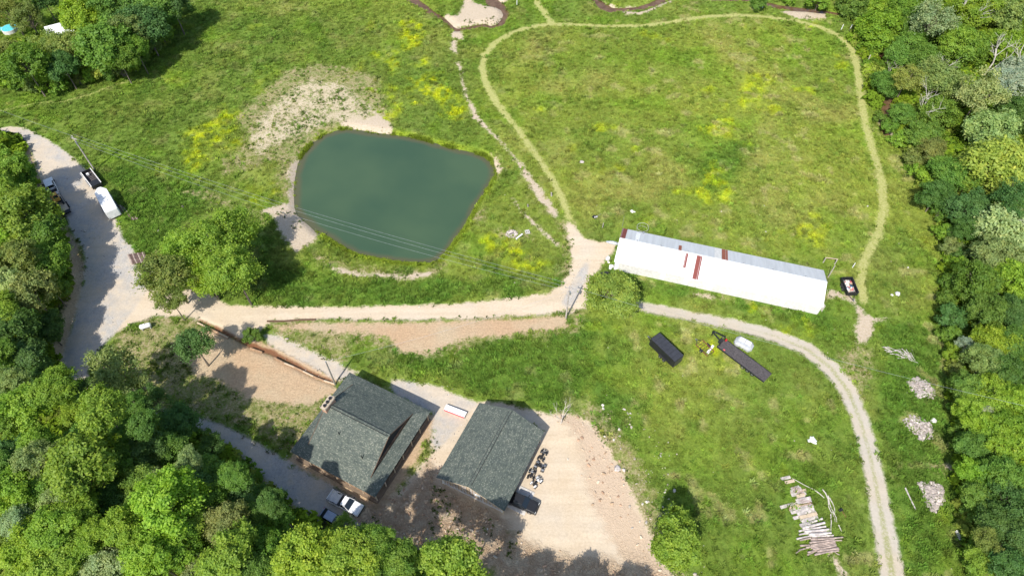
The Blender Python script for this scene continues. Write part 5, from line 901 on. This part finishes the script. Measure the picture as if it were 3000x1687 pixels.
def propane():
    g = W(431, 962); a, b_ = G(413, 963, 1), G(447, 954, 1); L_ = float(np.linalg.norm(a-b_)); e = empty('propane_tank', g, math.atan2(b_[1]-a[1], b_[0]-a[0])); tag(e, 'white propane tank on short legs in the yard corner below the dirt junction', 'tank')
    r = .46; h_ = L_/2; MB().tube([(-h_, 0, .85), (-h_+.07, 0, .85), (-h_+.25, 0, .85), (h_-.25, 0, .85), (h_-.07, 0, .85), (h_, 0, .85)], [.1, r*.7, r, r, r*.7, .1], 20).build('tank_body', M_['white'], e, True); MB().tube([(0, 0, 1.2), (0, 0, 1.45)], .14, 10).build('valve_dome', M_['offwhite'], e)
    for x in (-.7, .7): MB().box(x, 0, 0, .12, .7, .5).build('leg', M_['concrete'], e)
propane()
a, b_ = G(1304, 1192, .5), G(1364, 1215, .5); o = empty('foam_board_stack', ((a[0]+b_[0])/2, (a[1]+b_[1])/2, 0), math.atan2(b_[1]-a[1], b_[0]-a[0])); tag(o, 'long white pack of boards with a red printed edge between the house and workshop', 'board stack')
L_ = float(np.linalg.norm(a-b_)); MB().box(0, 0, .0, L_*.9, .9, .12).build('pallet', M_['paletimber'], o)
for k in range(4): MB().box(0, 0, .13+k*.12, L_, 1.05, .115).build('board', M_['white'], o)
MB().box(0, -.53, .14, L_*.98, .015, .46).build('red_label', M_['pink'], o)
# ------------------------------------------------------------------ poles and wires
def pole(base, top, label, arm=True, light=False, hgt=None):
    g = W(*base); h_ = min(((abs(0), z) for z in [hgt or 10]))[1]; e = empty('utility_pole', g); tag(e, label, 'utility pole', 'utility poles')
    MB().tube([(0, 0, -.2), (0, 0, h_)], [.17, .11], 10).build('pole_shaft', M_['greywood'] if not light else M_['steel'], e)
    if arm:
        MB().box(0, .0, h_-.9, 1.5, .1, .12, -.35).build('crossarm', M_['greywood'], e)
        for q in (-.65, 0, .65): MB().tube([(q*math.cos(.35), -q*math.sin(.35), h_-.78), (q*math.cos(.35), -q*math.sin(.35), h_-.5)], .05, 6).build('insulator', M_['steel'], e)
        MB().tube([(.2, -.25, h_-2.2), (.2, -.25, h_-1.4)], .17, 9).build('transformer', M_['steel'], e)
    return g+Vector((0, 0, h_))
pA = pole((278, 500), 0, 'grey utility pole beside the upper gravel road at the left', True, hgt=9.9); pB = pole((1658, 932), 0, 'utility pole at the fork of the dirt road beside the round green tree', True, hgt=10.0); pC = pole((983, 1127), 0, 'short utility pole at the corner of the large house', False, True, hgt=7.9)
def wire(a, b, sag, lb, rad=.012):
    P_ = [a.lerp(b, i/24)-Vector((0, 0, sag*4*(i/24)*(1-i/24))) for i in range(25)]; o = MB().tube(P_, rad, 4).build('power_line', M_['galv']); tag(o, lb, 'power line', 'power lines')
for i, (da, db, s_, nm) in enumerate(((Vector((0, .5, 0)), Vector((-.3, .6, 0)), 1.9, 'uppermost power line crossing the lower part of the pond'), (Vector((0, -.4, 0)), Vector((0, -.3, -.1)), 1.9, 'middle power line crossing the lower part of the pond'), (Vector((0, 0, -1.5)), Vector((0, 0, -1.5)), 2.7, 'lowest power line crossing the corner of the pond'))):
    wire(pA+da, pB+db, s_, nm)
pD = W(3150, 1330); pD.z = 10.; wire(pB+Vector((0, 0, -.1)), pD, 1.5, 'power line running off to the right over the lower meadow'); wire(pA, W(-160, 330)+Vector((0, 0, 10)), .6, 'power line running off the left edge from the upper pole'); wire(pB+Vector((0, 0, -1.4)), pC, 1.2, 'service line from the fork pole down to the house pole')
# ------------------------------------------------------------------ timber edging of the yard ditch
seg = [(580, 948), (612, 962), (645, 979), (670, 992), (700, 1008), (735, 1022), (770, 1034), (805, 1050), (835, 1066), (862, 1077), (890, 1090), (920, 1105), (950, 1117), (982, 1127)]
e = empty('timber_edging', (0, 0, 0)); tag(e, 'low broken timber edging between the dirt yard and the lane ditch', 'edging')
for i in range(len(seg)-1):
    if i in (3, 4, 6): continue
    a, b_ = W(*seg[i]), W(*seg[i+1]); MB().tube([a+Vector((0, 0, .32)), b_+Vector((0, 0, .32))], .16, 6).build('rail_timber', M_['timber'] if i % 2 else M_['paletimber'], e); MB().tube([a+Vector((0, 0, .06)), b_+Vector((0, 0, .06))], .18, 6).build('rail_timber', M_['timber'], e)
o = empty('timber_edging', (0, 0, 0)); tag(o, 'short stretch of low timbers edging the far side of the lane below the road', 'edging')
for i, (p, q) in enumerate((((783, 942), (830, 942)), ((830, 942), (880, 938)), ((880, 938), (925, 937)))): MB().tube([W(*p)+Vector((0, 0, .15)), W(*q)+Vector((0, 0, .15))], .17, 6).build('rail_timber', M_['darkwood'], o)
# ------------------------------------------------------------------ logs, planks, piles
ORD = ['first', 'second', 'third', 'fourth', 'fifth', 'sixth', 'seventh', 'eighth', 'ninth', 'tenth', 'eleventh', 'twelfth', 'thirteenth', 'fourteenth', 'fifteenth', 'sixteenth', 'seventeenth', 'eighteenth', 'nineteenth', 'twentieth']; ORD += ['twenty-'+q for q in ORD[:9]]+['thirtieth']+['thirty-'+q for q in ORD[:9]]
def stick(p, q, r, m, name, lb, cat, group, z=0.12, flat=False):
    a, b_ = W(*p), W(*q); a.z += z; b_.z += z
    if flat:
        d = b_-a; o = MB().box(0, 0, 0, d.length, r*2.6, .07).build(name, m); o.location = (a+b_)/2; o.rotation_euler = (0, -math.atan2(d.z, math.hypot(d.x, d.y)), math.atan2(d.y, d.x))
    else:
        c = (a+b_)/2; d = (b_-a)/2; o = MB().tube([-d, d*0+Vector((r_.gauss(0, .04), r_.gauss(0, .04), 0)), d], [r, r*.93, r*.82], 8).build(name, m); o.location = c
    tag(o, lb, cat, group); return o
def zc(x, y): return (2280+x/5.368, 1370+y/5.368)
LG = [((335,905),(690,800),.15),((345,925),(500,885),.12),((370,955),(720,870),.15),((320,1000),(560,925),.10),((380,985),(740,925),.12),((400,1010),(790,975),.13),((400,1030),(800,1000),.12),((320,1055),(470,1025),.09),((470,1055),(820,1030),.14),((285,1120),(640,1060),.10),((520,1080),(860,1065),.10),((330,1145),(500,1110),.09),((520,1110),(850,1090),.10),((500,1130),(860,1110),.10),((600,1130),(1005,1098),.09),((560,1150),(1000,1140),.09),((510,1160),(590,1150),.12),
      ((480,1185),(870,1135),.10),((340,1225),(640,1195),.10),((430,1255),(890,1180),.09),((500,1225),(880,1160),.10),((320,1295),(480,1255),.08),((500,1265),(900,1205),.10),((530,1285),(900,1225),.09),((540,1300),(920,1245),.09),((455,1335),(700,1260),.09),((600,1320),(930,1265),.09),((455,1370),(640,1290),.09),((580,1355),(935,1290),.09),((560,1375),(940,1310),.09),((870,1310),(960,1370),.06),((270,1345),(400,1270),.05),((640,1300),(945,1280),.08),((700,1240),(905,1215),.09)]
for i, (p, q, r) in enumerate(LG): stick(zc(*p), zc(*q), r*1.45, M_['whitelog'] if i < 11 else M_['log'], 'log', ORD[i]+(' whitish' if i < 11 else ' pinkish grey')+' barkless log from the top in the spread timber stack', 'log', 'logs in the spread timber stack', .12+.10*(i % 3))
PL = [((165,660),(520,575)),((185,690),(540,590)),((190,715),(545,625)),((30,625),(330,545)),((180,640),(330,590)),((290,740),(550,660)),((330,745),(560,690)),((230,800),(590,700)),((330,790),(600,725)),((340,825),(605,745)),((360,850),(610,770)),((380,700),(548,645)),((190,410),(440,352)),((200,435),(430,400)),((270,530),(500,480)),((40,180),(185,145)),((100,240),(245,205)),((280,560),(510,520)),((200,340),(330,300)),((215,365),(350,325)),((280,460),(410,425)),((285,490),(415,455)),((190,385),(365,345))]
for i, (p, q) in enumerate(PL): stick(zc(*p), zc(*q), .19, M_['greywood'] if i % 4 else M_['paletimber'], 'plank', ORD[i]+' weathered flat plank laid in the upper half of the timber stack', 'plank', 'planks in the spread timber stack', .08+.09*(i % 3), True)
for i in range(9): stick(zc(205+i*18, 300+i*4), zc(240+i*20, 400+i*3), .02, M_['rust'], 'steel_bar', ORD[i]+' rusty bar from the left on the uppermost planks of the timber stack', 'bar', 'rusty bars on the timber stack', .34); stick(zc(315+i*20, 490+i*4), zc(360+i*22, 610-i*3), .02, M_['rust'], 'steel_bar', ORD[i]+' rusty bar from the left on the middle planks of the timber stack', 'bar', 'rusty bars on the timber stack', .34)
for bi, p in enumerate(([(690, 340), (740, 400), (780, 500), (790, 620), (830, 700), (880, 780), (890, 850)], [(780, 440), (800, 560), (830, 640), (890, 740)], [(800, 470), (850, 560), (880, 640), (885, 720)], [(820, 730), (830, 850), (820, 1000)], [(215, 165), (340, 235), (440, 290), (540, 335)], [(560, 345), (650, 410), (720, 475)], [(850, 700), (905, 780), (915, 855)], [(945, 900), (990, 1000)])):
    P_ = [W(*zc(*q))+Vector((0, 0, .12)) for q in p]; c = P_[len(P_)//2].copy(); o = MB().tube([v-c for v in P_], [.10*(1-.7*i/len(P_)) if p[0] != (215, 165) else .05 for i in range(len(P_))], 6).build('fallen_branch', DB); o.location = c; tag(o, ['longest thick curved bare branch', 'second thick curved bare branch', 'thin arched outer branch', 'straight bare branch pointing down at the logs', 'slender green-grey rod at the top end', 'thin rod between the top end and the thick branches', 'stubby branch end at the bottom of the bundle', 'short loose twig nearest the log ends'][bi]+' beside the timber stack', 'branch', 'pale branches beside the timber stack')
g = W(2462, 1494); e = empty('engine_part', g, .4); tag(e, 'small dark engine part with a handle lying in the grass beside the pale branches', 'engine part'); MB().box(0, 0, 0, .7, .45, .35, top=(.8, .7)).build('engine_block', M_['black'], e, bevel=.03); MB().tube([(0, -.3, .3), (0, -1.2, .2)], .04, 6).build('handle', M_['rust'], e); MB().tube([(0, 0, .3), (0, 0, .55)], .12, 8).build('air_filter', M_['blacktrim'], e)
def c5(x, y): return (90+x/9.058, 490+y/9.058)
def z0(x, y): return (x/3.4335, 422+y/3.4335)
for i, (p, q) in enumerate((((1180,640),(1225,705)),((1195,625),(1245,705)),((1212,622),(1262,700)),((1228,630),(1278,692)),((1245,645),(1285,690)))): stick(z0(*p), z0(*q), .15, M_['darklog'] if i % 2 else M_['log'], 'log', ORD[i]+' log from the left in the pile touching the white enclosed trailer', 'log', 'logs behind the white trailer', .15)
for i, (p, q) in enumerate((((1290,710),(1335,770)),((1305,705),(1352,768)),((1322,703),(1368,765)),((1340,708),(1385,760)),((1352,715),(1392,752)))): stick(z0(*p), z0(*q), .14, M_['darklog'] if i % 2 == 0 else M_['log'], 'log', ORD[i]+' log from the left in the small grass edge pile below the trailer', 'log', 'logs in the small roadside pile', .15)
def c6(x, y): return (350+x/4.261, 560+y/4.261)
for i in range(11): stick(c6(112+i*20, 800-i*3), c6(165+i*20, 915-i*2), .17, M_['darklog'] if i % 3 else M_['log'], 'log', ORD[i]+' log from the left in the row of logs above the dirt junction', 'log', 'logs in the row above the junction', .17)
stick(c6(305, 928), c6(390, 1008), .2, M_['log'], 'log', 'single thick log under the tree overhanging the junction', 'log', None, .2)
def c4(x, y): return (2580+x/2.588, 1000+y/2.588)
e = empty('driftwood_pile', W(*c4(140, 95))); tag(e, 'tangled heap of bleached branches in the meadow east of the track', 'branch pile'); r2 = random.Random(8)
for i in range(46):
    t_ = r2.random(); c = Vector((-2.1+4.2*t_+r2.gauss(0, .2), .75-1.5*t_+r2.gauss(0, .35), r2.uniform(.1, .5))); a = (-.2 if t_ < .7 else -1.1)+r2.gauss(0, .35); l = r2.uniform(.5, 1.5); d = Vector((math.cos(a), math.sin(a), r2.gauss(0, .12)))*l/1.; MB().tube([c-d*.6, c+d*.6], [r2.uniform(.03, .09), .03], 5).build('stick', M_['whitelog'], e)
def rubble(c, poly, n, label, smin=.09, smax=.34, m=None):
    g0 = W(*c); P_ = [tuple(W(*c4(*p))-g0) for p in poly]; mb = MB(); mb2 = MB(); xs = [p[0] for p in P_]; ys = [p[1] for p in P_]; k = 0; rr = random.Random(int(c[0])); cx, cy = np.mean(xs), np.mean(ys)
    A = np.array([[p[0], p[1]] for p in P_])
    while k < n*1.5:
        x, y = rr.uniform(min(xs), max(xs)), rr.uniform(min(ys), max(ys)); s = float(sd_poly(np.array([x]), np.array([y]), A)[0])
        if s < -.35 or (s < 0 and rr.random() < .6): continue
        (mb if rr.random() < .7 else mb2).blob(x, y, .05+max(0, min(s, 1.))*.35*rr.random(), smin+(smax-smin)*rr.random()**2.5, rr, .65); k += 1
    e = empty('rubble_pile', g0); tag(e, label, 'rubble pile', 'rubble piles in the east meadow'); a = mb.build('stones', M_['rubble'], e); a['kind'] = 'stuff'; b = mb2.build('pale_stones', M_['stone'], e); b['kind'] = 'stuff'
rubble(c4(310, 350), [(200, 320), (255, 285), (290, 275), (340, 310), (390, 330), (405, 370), (385, 435), (320, 400), (285, 420), (260, 375), (220, 350)], 420, 'heap of pinkish grey broken stone nearest the bleached branch heap')
rubble(c4(290, 660), [(165, 600), (215, 590), (260, 562), (310, 600), (370, 630), (400, 665), (375, 710), (340, 765), (300, 740), (290, 700), (230, 680), (195, 640)], 460, 'middle heap of pinkish grey broken stone in the east meadow')
rubble(c4(390, 1160), [(280, 1075), (330, 1065), (400, 1065), (440, 1100), (480, 1130), (470, 1200), (440, 1230), (400, 1295), (360, 1250), (335, 1200), (345, 1160), (300, 1110)], 520, 'lowest and largest heap of pinkish grey stone in the east meadow')
stick(c4(185, 1110), c4(265, 1278), .12, M_['whitelog'], 'log', 'lone straight pale log lying left of the lowest stone heap', 'log', None, .1)
def blobs(name, px, spec, m, lb, cat, sq=.7, seed=1):
    rr = random.Random(seed); mb = MB(); [mb.blob(x, y, z, r, rr, sq) for x, y, z, r in spec]; o = mb.build(name, m); o.location = W(*px); tag(o, lb, cat); return o
blobs('boulder', (1781, 761), [(0, 0, .35, .62), (.1, -.7, .1, .28)], M_['offwhite'], 'upper of two white rounded boulders at the west end of the barn', 'boulder', .8, 3); blobs('boulder', (1790, 784), [(0, 0, .4, .68), (-.2, -.3, .2, .3)], M_['offwhite'], 'lower of two white rounded boulders at the west end of the barn', 'boulder', .8, 4)
blobs('white_sack', (2379, 1290), [(0, 0, .15, .55), (.3, .5, .1, .3), (-.5, -.1, .1, .35), (.45, -.5, .08, .22)], M_['white'], 'crumpled white sack lying alone in the lower right meadow', 'sack', .5, 5); blobs('white_rag', (1852, 620), [(0, 0, .1, .45), (.5, -.1, .05, .25)], M_['offwhite'], 'white crumpled rag in the field above the barn roof', 'rag', .35, 6)
blobs('white_debris', (2808, 1567), [(0, .5, .1, .4), (.1, 0, .1, .45), (-.1, -.6, .1, .35)], M_['offwhite'], 'white debris heap in the grass right of the gravel track near the bottom', 'debris', .4, 7); blobs('white_debris', (2850, 1650), [(0, 0, .1, .5), (.3, -.4, .1, .3)], M_['offwhite'], 'small white debris heap at the wood edge in the bottom right', 'debris', .4, 8)
blobs('field_rock', (1705, 475), [(0, 0, .08, .6), (-.3, -.2, .05, .35)], M_['stone'], 'flat pinkish rock showing in the field beside the mown loop', 'rock', .35, 9); blobs('boulder', (2629, 862), [(0, 0, .2, .5), (-1.1, -.2, .05, .35)], M_['offwhite'], 'pale boulder in the grass right of the small black trailer', 'boulder', .6, 10)
blobs('boulder', (2735, 1233), [(0, 0, .15, .55)], M_['offwhite'], 'pale boulder just right of the middle stone heap', 'boulder', .6, 12); blobs('boulder', (1809, 1309+63), [(0, 0, .15, .6), (1, -.3, .1, .4)], M_['stone'], 'large tan boulder at the outer edge of the stony bank', 'boulder', .6, 13)
o = MB().add([(-1.1, .3, .02), (.9, .5, .02), (1.3, -.3, .03), (-.6, -.7, .02), (.1, 0, .75)], [(0, 3, 4), (3, 2, 4), (2, 1, 4), (1, 0, 4)]).build('black_tarp', M_['black']); o.location = W(1773, 802); tag(o, 'black tarp heap above the round tree near the barn', 'tarp')
def hayring():
    g = W(1881, 676); e = empty('hay_feeder', g); tag(e, 'round white tubular cattle feeder ring behind the west end of the barn', 'cattle feeder'); R_ = 1.2
    for z in (.1, 1.1): MB().tube([(R_*math.cos(a), R_*math.sin(a), z) for a in [i*math.pi/12 for i in range(25)]], .022, 5).build('hoop', M_['offwhite'], e)
    for k in range(14): a = k*math.pi/7; MB().tube([(R_*math.cos(a), R_*math.sin(a), .05), (R_*math.cos(a), R_*math.sin(a), 1.1)], .016, 4).build('bar', M_['steel'], e)
hayring()
a, b_ = G(1779, 705, .4), G(1813, 712, .4); o = empty('canoe', ((a[0]+b_[0])/2, (a[1]+b_[1])/2, 0), math.atan2(b_[1]-a[1], b_[0]-a[0])); tag(o, 'upturned silver boat hull with pointed end against the west end of the barn', 'boat')
mb = MB(); S_ = [(-1.5, .03), (-1.2, .22), (-.6, .38), (0, .43), (.6, .4), (1.2, .25), (1.5, .05)]; vs = []; fs = []
for x, w_ in S_:
    for k in range(7): an = math.pi*k/6; vs.append((x, w_*math.cos(an), .03+w_*1.1*math.sin(an)))
for i in range(len(S_)-1):
    for k in range(6): q = i*7+k; fs.append((q, q+1, q+8, q+7))
mb.add(vs, fs).build('hull', M_['silver'], o, True); MB().tube([(-1.4, 0, .15), (-.6, 0, .46), (0, 0, .52), (.6, 0, .48), (1.4, 0, .15)], .03, 4).build('keel', M_['steel'], o)
def firepit():
    e = empty('fire_pit', W(1499, 686)); tag(e, 'round ash filled fire pit ringed with stones between the pond and barn lane', 'fire pit'); MB().tube([(0, 0, .0), (0, 0, .06)], [1.0, .9], 16).build('ash_bed', M_['stone'], e); rr = random.Random(2)
    for k in range(15): a = k*math.tau/15; mb = MB(); mb.blob(0, 0, 0, .24, rr, .7); s = mb.build('stone', M_['rubble'] if k % 2 else M_['stone'], e); s.location = (1.05*math.cos(a), .95*math.sin(a), .1)
    MB().tube([(-.5, -.2, .12), (.4, .3, .2)], .08, 6).build('charred_log', M_['black'], e); MB().tube([(-.1, .4, .1), (.5, -.1, .2)], .07, 6).build('charred_log', M_['whitelog'], e)
    b = empty('cinder_block', W(1545, 682), .3); tag(b, 'grey hollow cinder block right of the fire pit', 'block'); q = MB(); q.box(0, -.35, 0, .9, .14, .45); q.box(0, .35, 0, .9, .14, .45); q.build('face_shell', M_['concrete'], b); q = MB(); [q.box(x, 0, 0, .12, .56, .45) for x in (-.38, 0, .38)]; q.build('web', M_['concrete'], b)
    a, c = W(1514, 702), W(1528, 691); s = empty('bench', (a+c)/2, math.atan2(c.y-a.y, c.x-a.x)); tag(s, 'narrow white plank bench just below the fire pit', 'bench'); MB().box(0, 0, .4, 1.9, .3, .06).build('seat', M_['white'], s); [MB().box(x, 0, 0, .08, .26, .4).build('leg', M_['white'], s) for x in (-.7, .7)]
firepit()
FPM = M_['whitelog']
for i, (x, y, h_, r, lb, m) in enumerate([(2464, 88, 1.6, .11, 'left one of two white posts beside the mown loop at the upper right', 'white'), (2489, 90, 1.7, .14, 'right one of two white posts beside the mown loop at the upper right', 'white'), (2541, 182, 2.0, .12, 'leaning pale post at the wood edge right of the mown loop', 'whitelog'), (2731, 610, 1.6, .1, 'short grey post under the golden crowned tree at the wood edge', 'greywood'), (2497, 784, 1.4, .09, 'white marker post left of the mown track above the small trailer', 'white'), (2234, 24, 1.3, .1, 'white post by the creek at the top edge', 'white'), (1514, 16, 2.4, .1, 'pale post near the top edge left of the mown spur', 'white'), (1616, 575, 1.0, .18, 'split grey stump beside the sandy track', 'greywood'), (1547, 606, .8, .15, 'short grey stump left of the sandy track', 'greywood'), (1765, 668, 1.5, .09, 'thin grey post in the grass above the west end of the barn', 'greywood'), (1823, 664, 3.2, .04, 'tall thin pole at the back corner of the barn', 'steel')]):
    o = MB().tube([(0, 0, -.1), (r_.uniform(-.1, .1), r_.uniform(-.1, .1), h_)], [r, r*.8], 8).build('fence_post' if h_ > 1.05 else 'stump', M_[m]); o.location = W(x, y); tag(o, lb, 'post' if h_ > 1.05 else 'stump')
e = empty('goalpost_frame', W(2428, 772), -.18); tag(e, 'goalpost shaped timber frame with a high cross rail behind the barn east end', 'frame'); [MB().tube([(x, 0, -.1), (x, 0, 1.6)], .1, 7).build('upright', M_['greywood'], e) for x in (-1.1, 1.1)]; MB().tube([(-1.2, 0, 1.6), (1.2, 0, 1.6)], .08, 7).build('cross_rail', M_['paletimber'], e)
e = MB().tube([(0, 0, 0), (0, 0, 3.6)], .09, 8).build('corner_pole', M_['greywood']); e.location = W(2426, 812); tag(e, 'upright pole at the east end wall of the barn', 'pole')
e = empty('field_cart', W(1742, 638), .3); tag(e, 'small black hand cart with two pale buckets in the field above the barn', 'cart'); MB().box(0, 0, .3, 1.1, .5, .12).build('tray', M_['black'], e); [MB().tube([(x, -.35, .42), (x, -.35, .7)], .14, 9).build('bucket', M_['offwhite'], e) for x in (-.1, .3)]; MB().tube([(.6, 0, .4), (1.3, 0, .7)], .03, 5).build('handle', M_['steel'], e); wheels(e, (0,), .4, .2, .1)
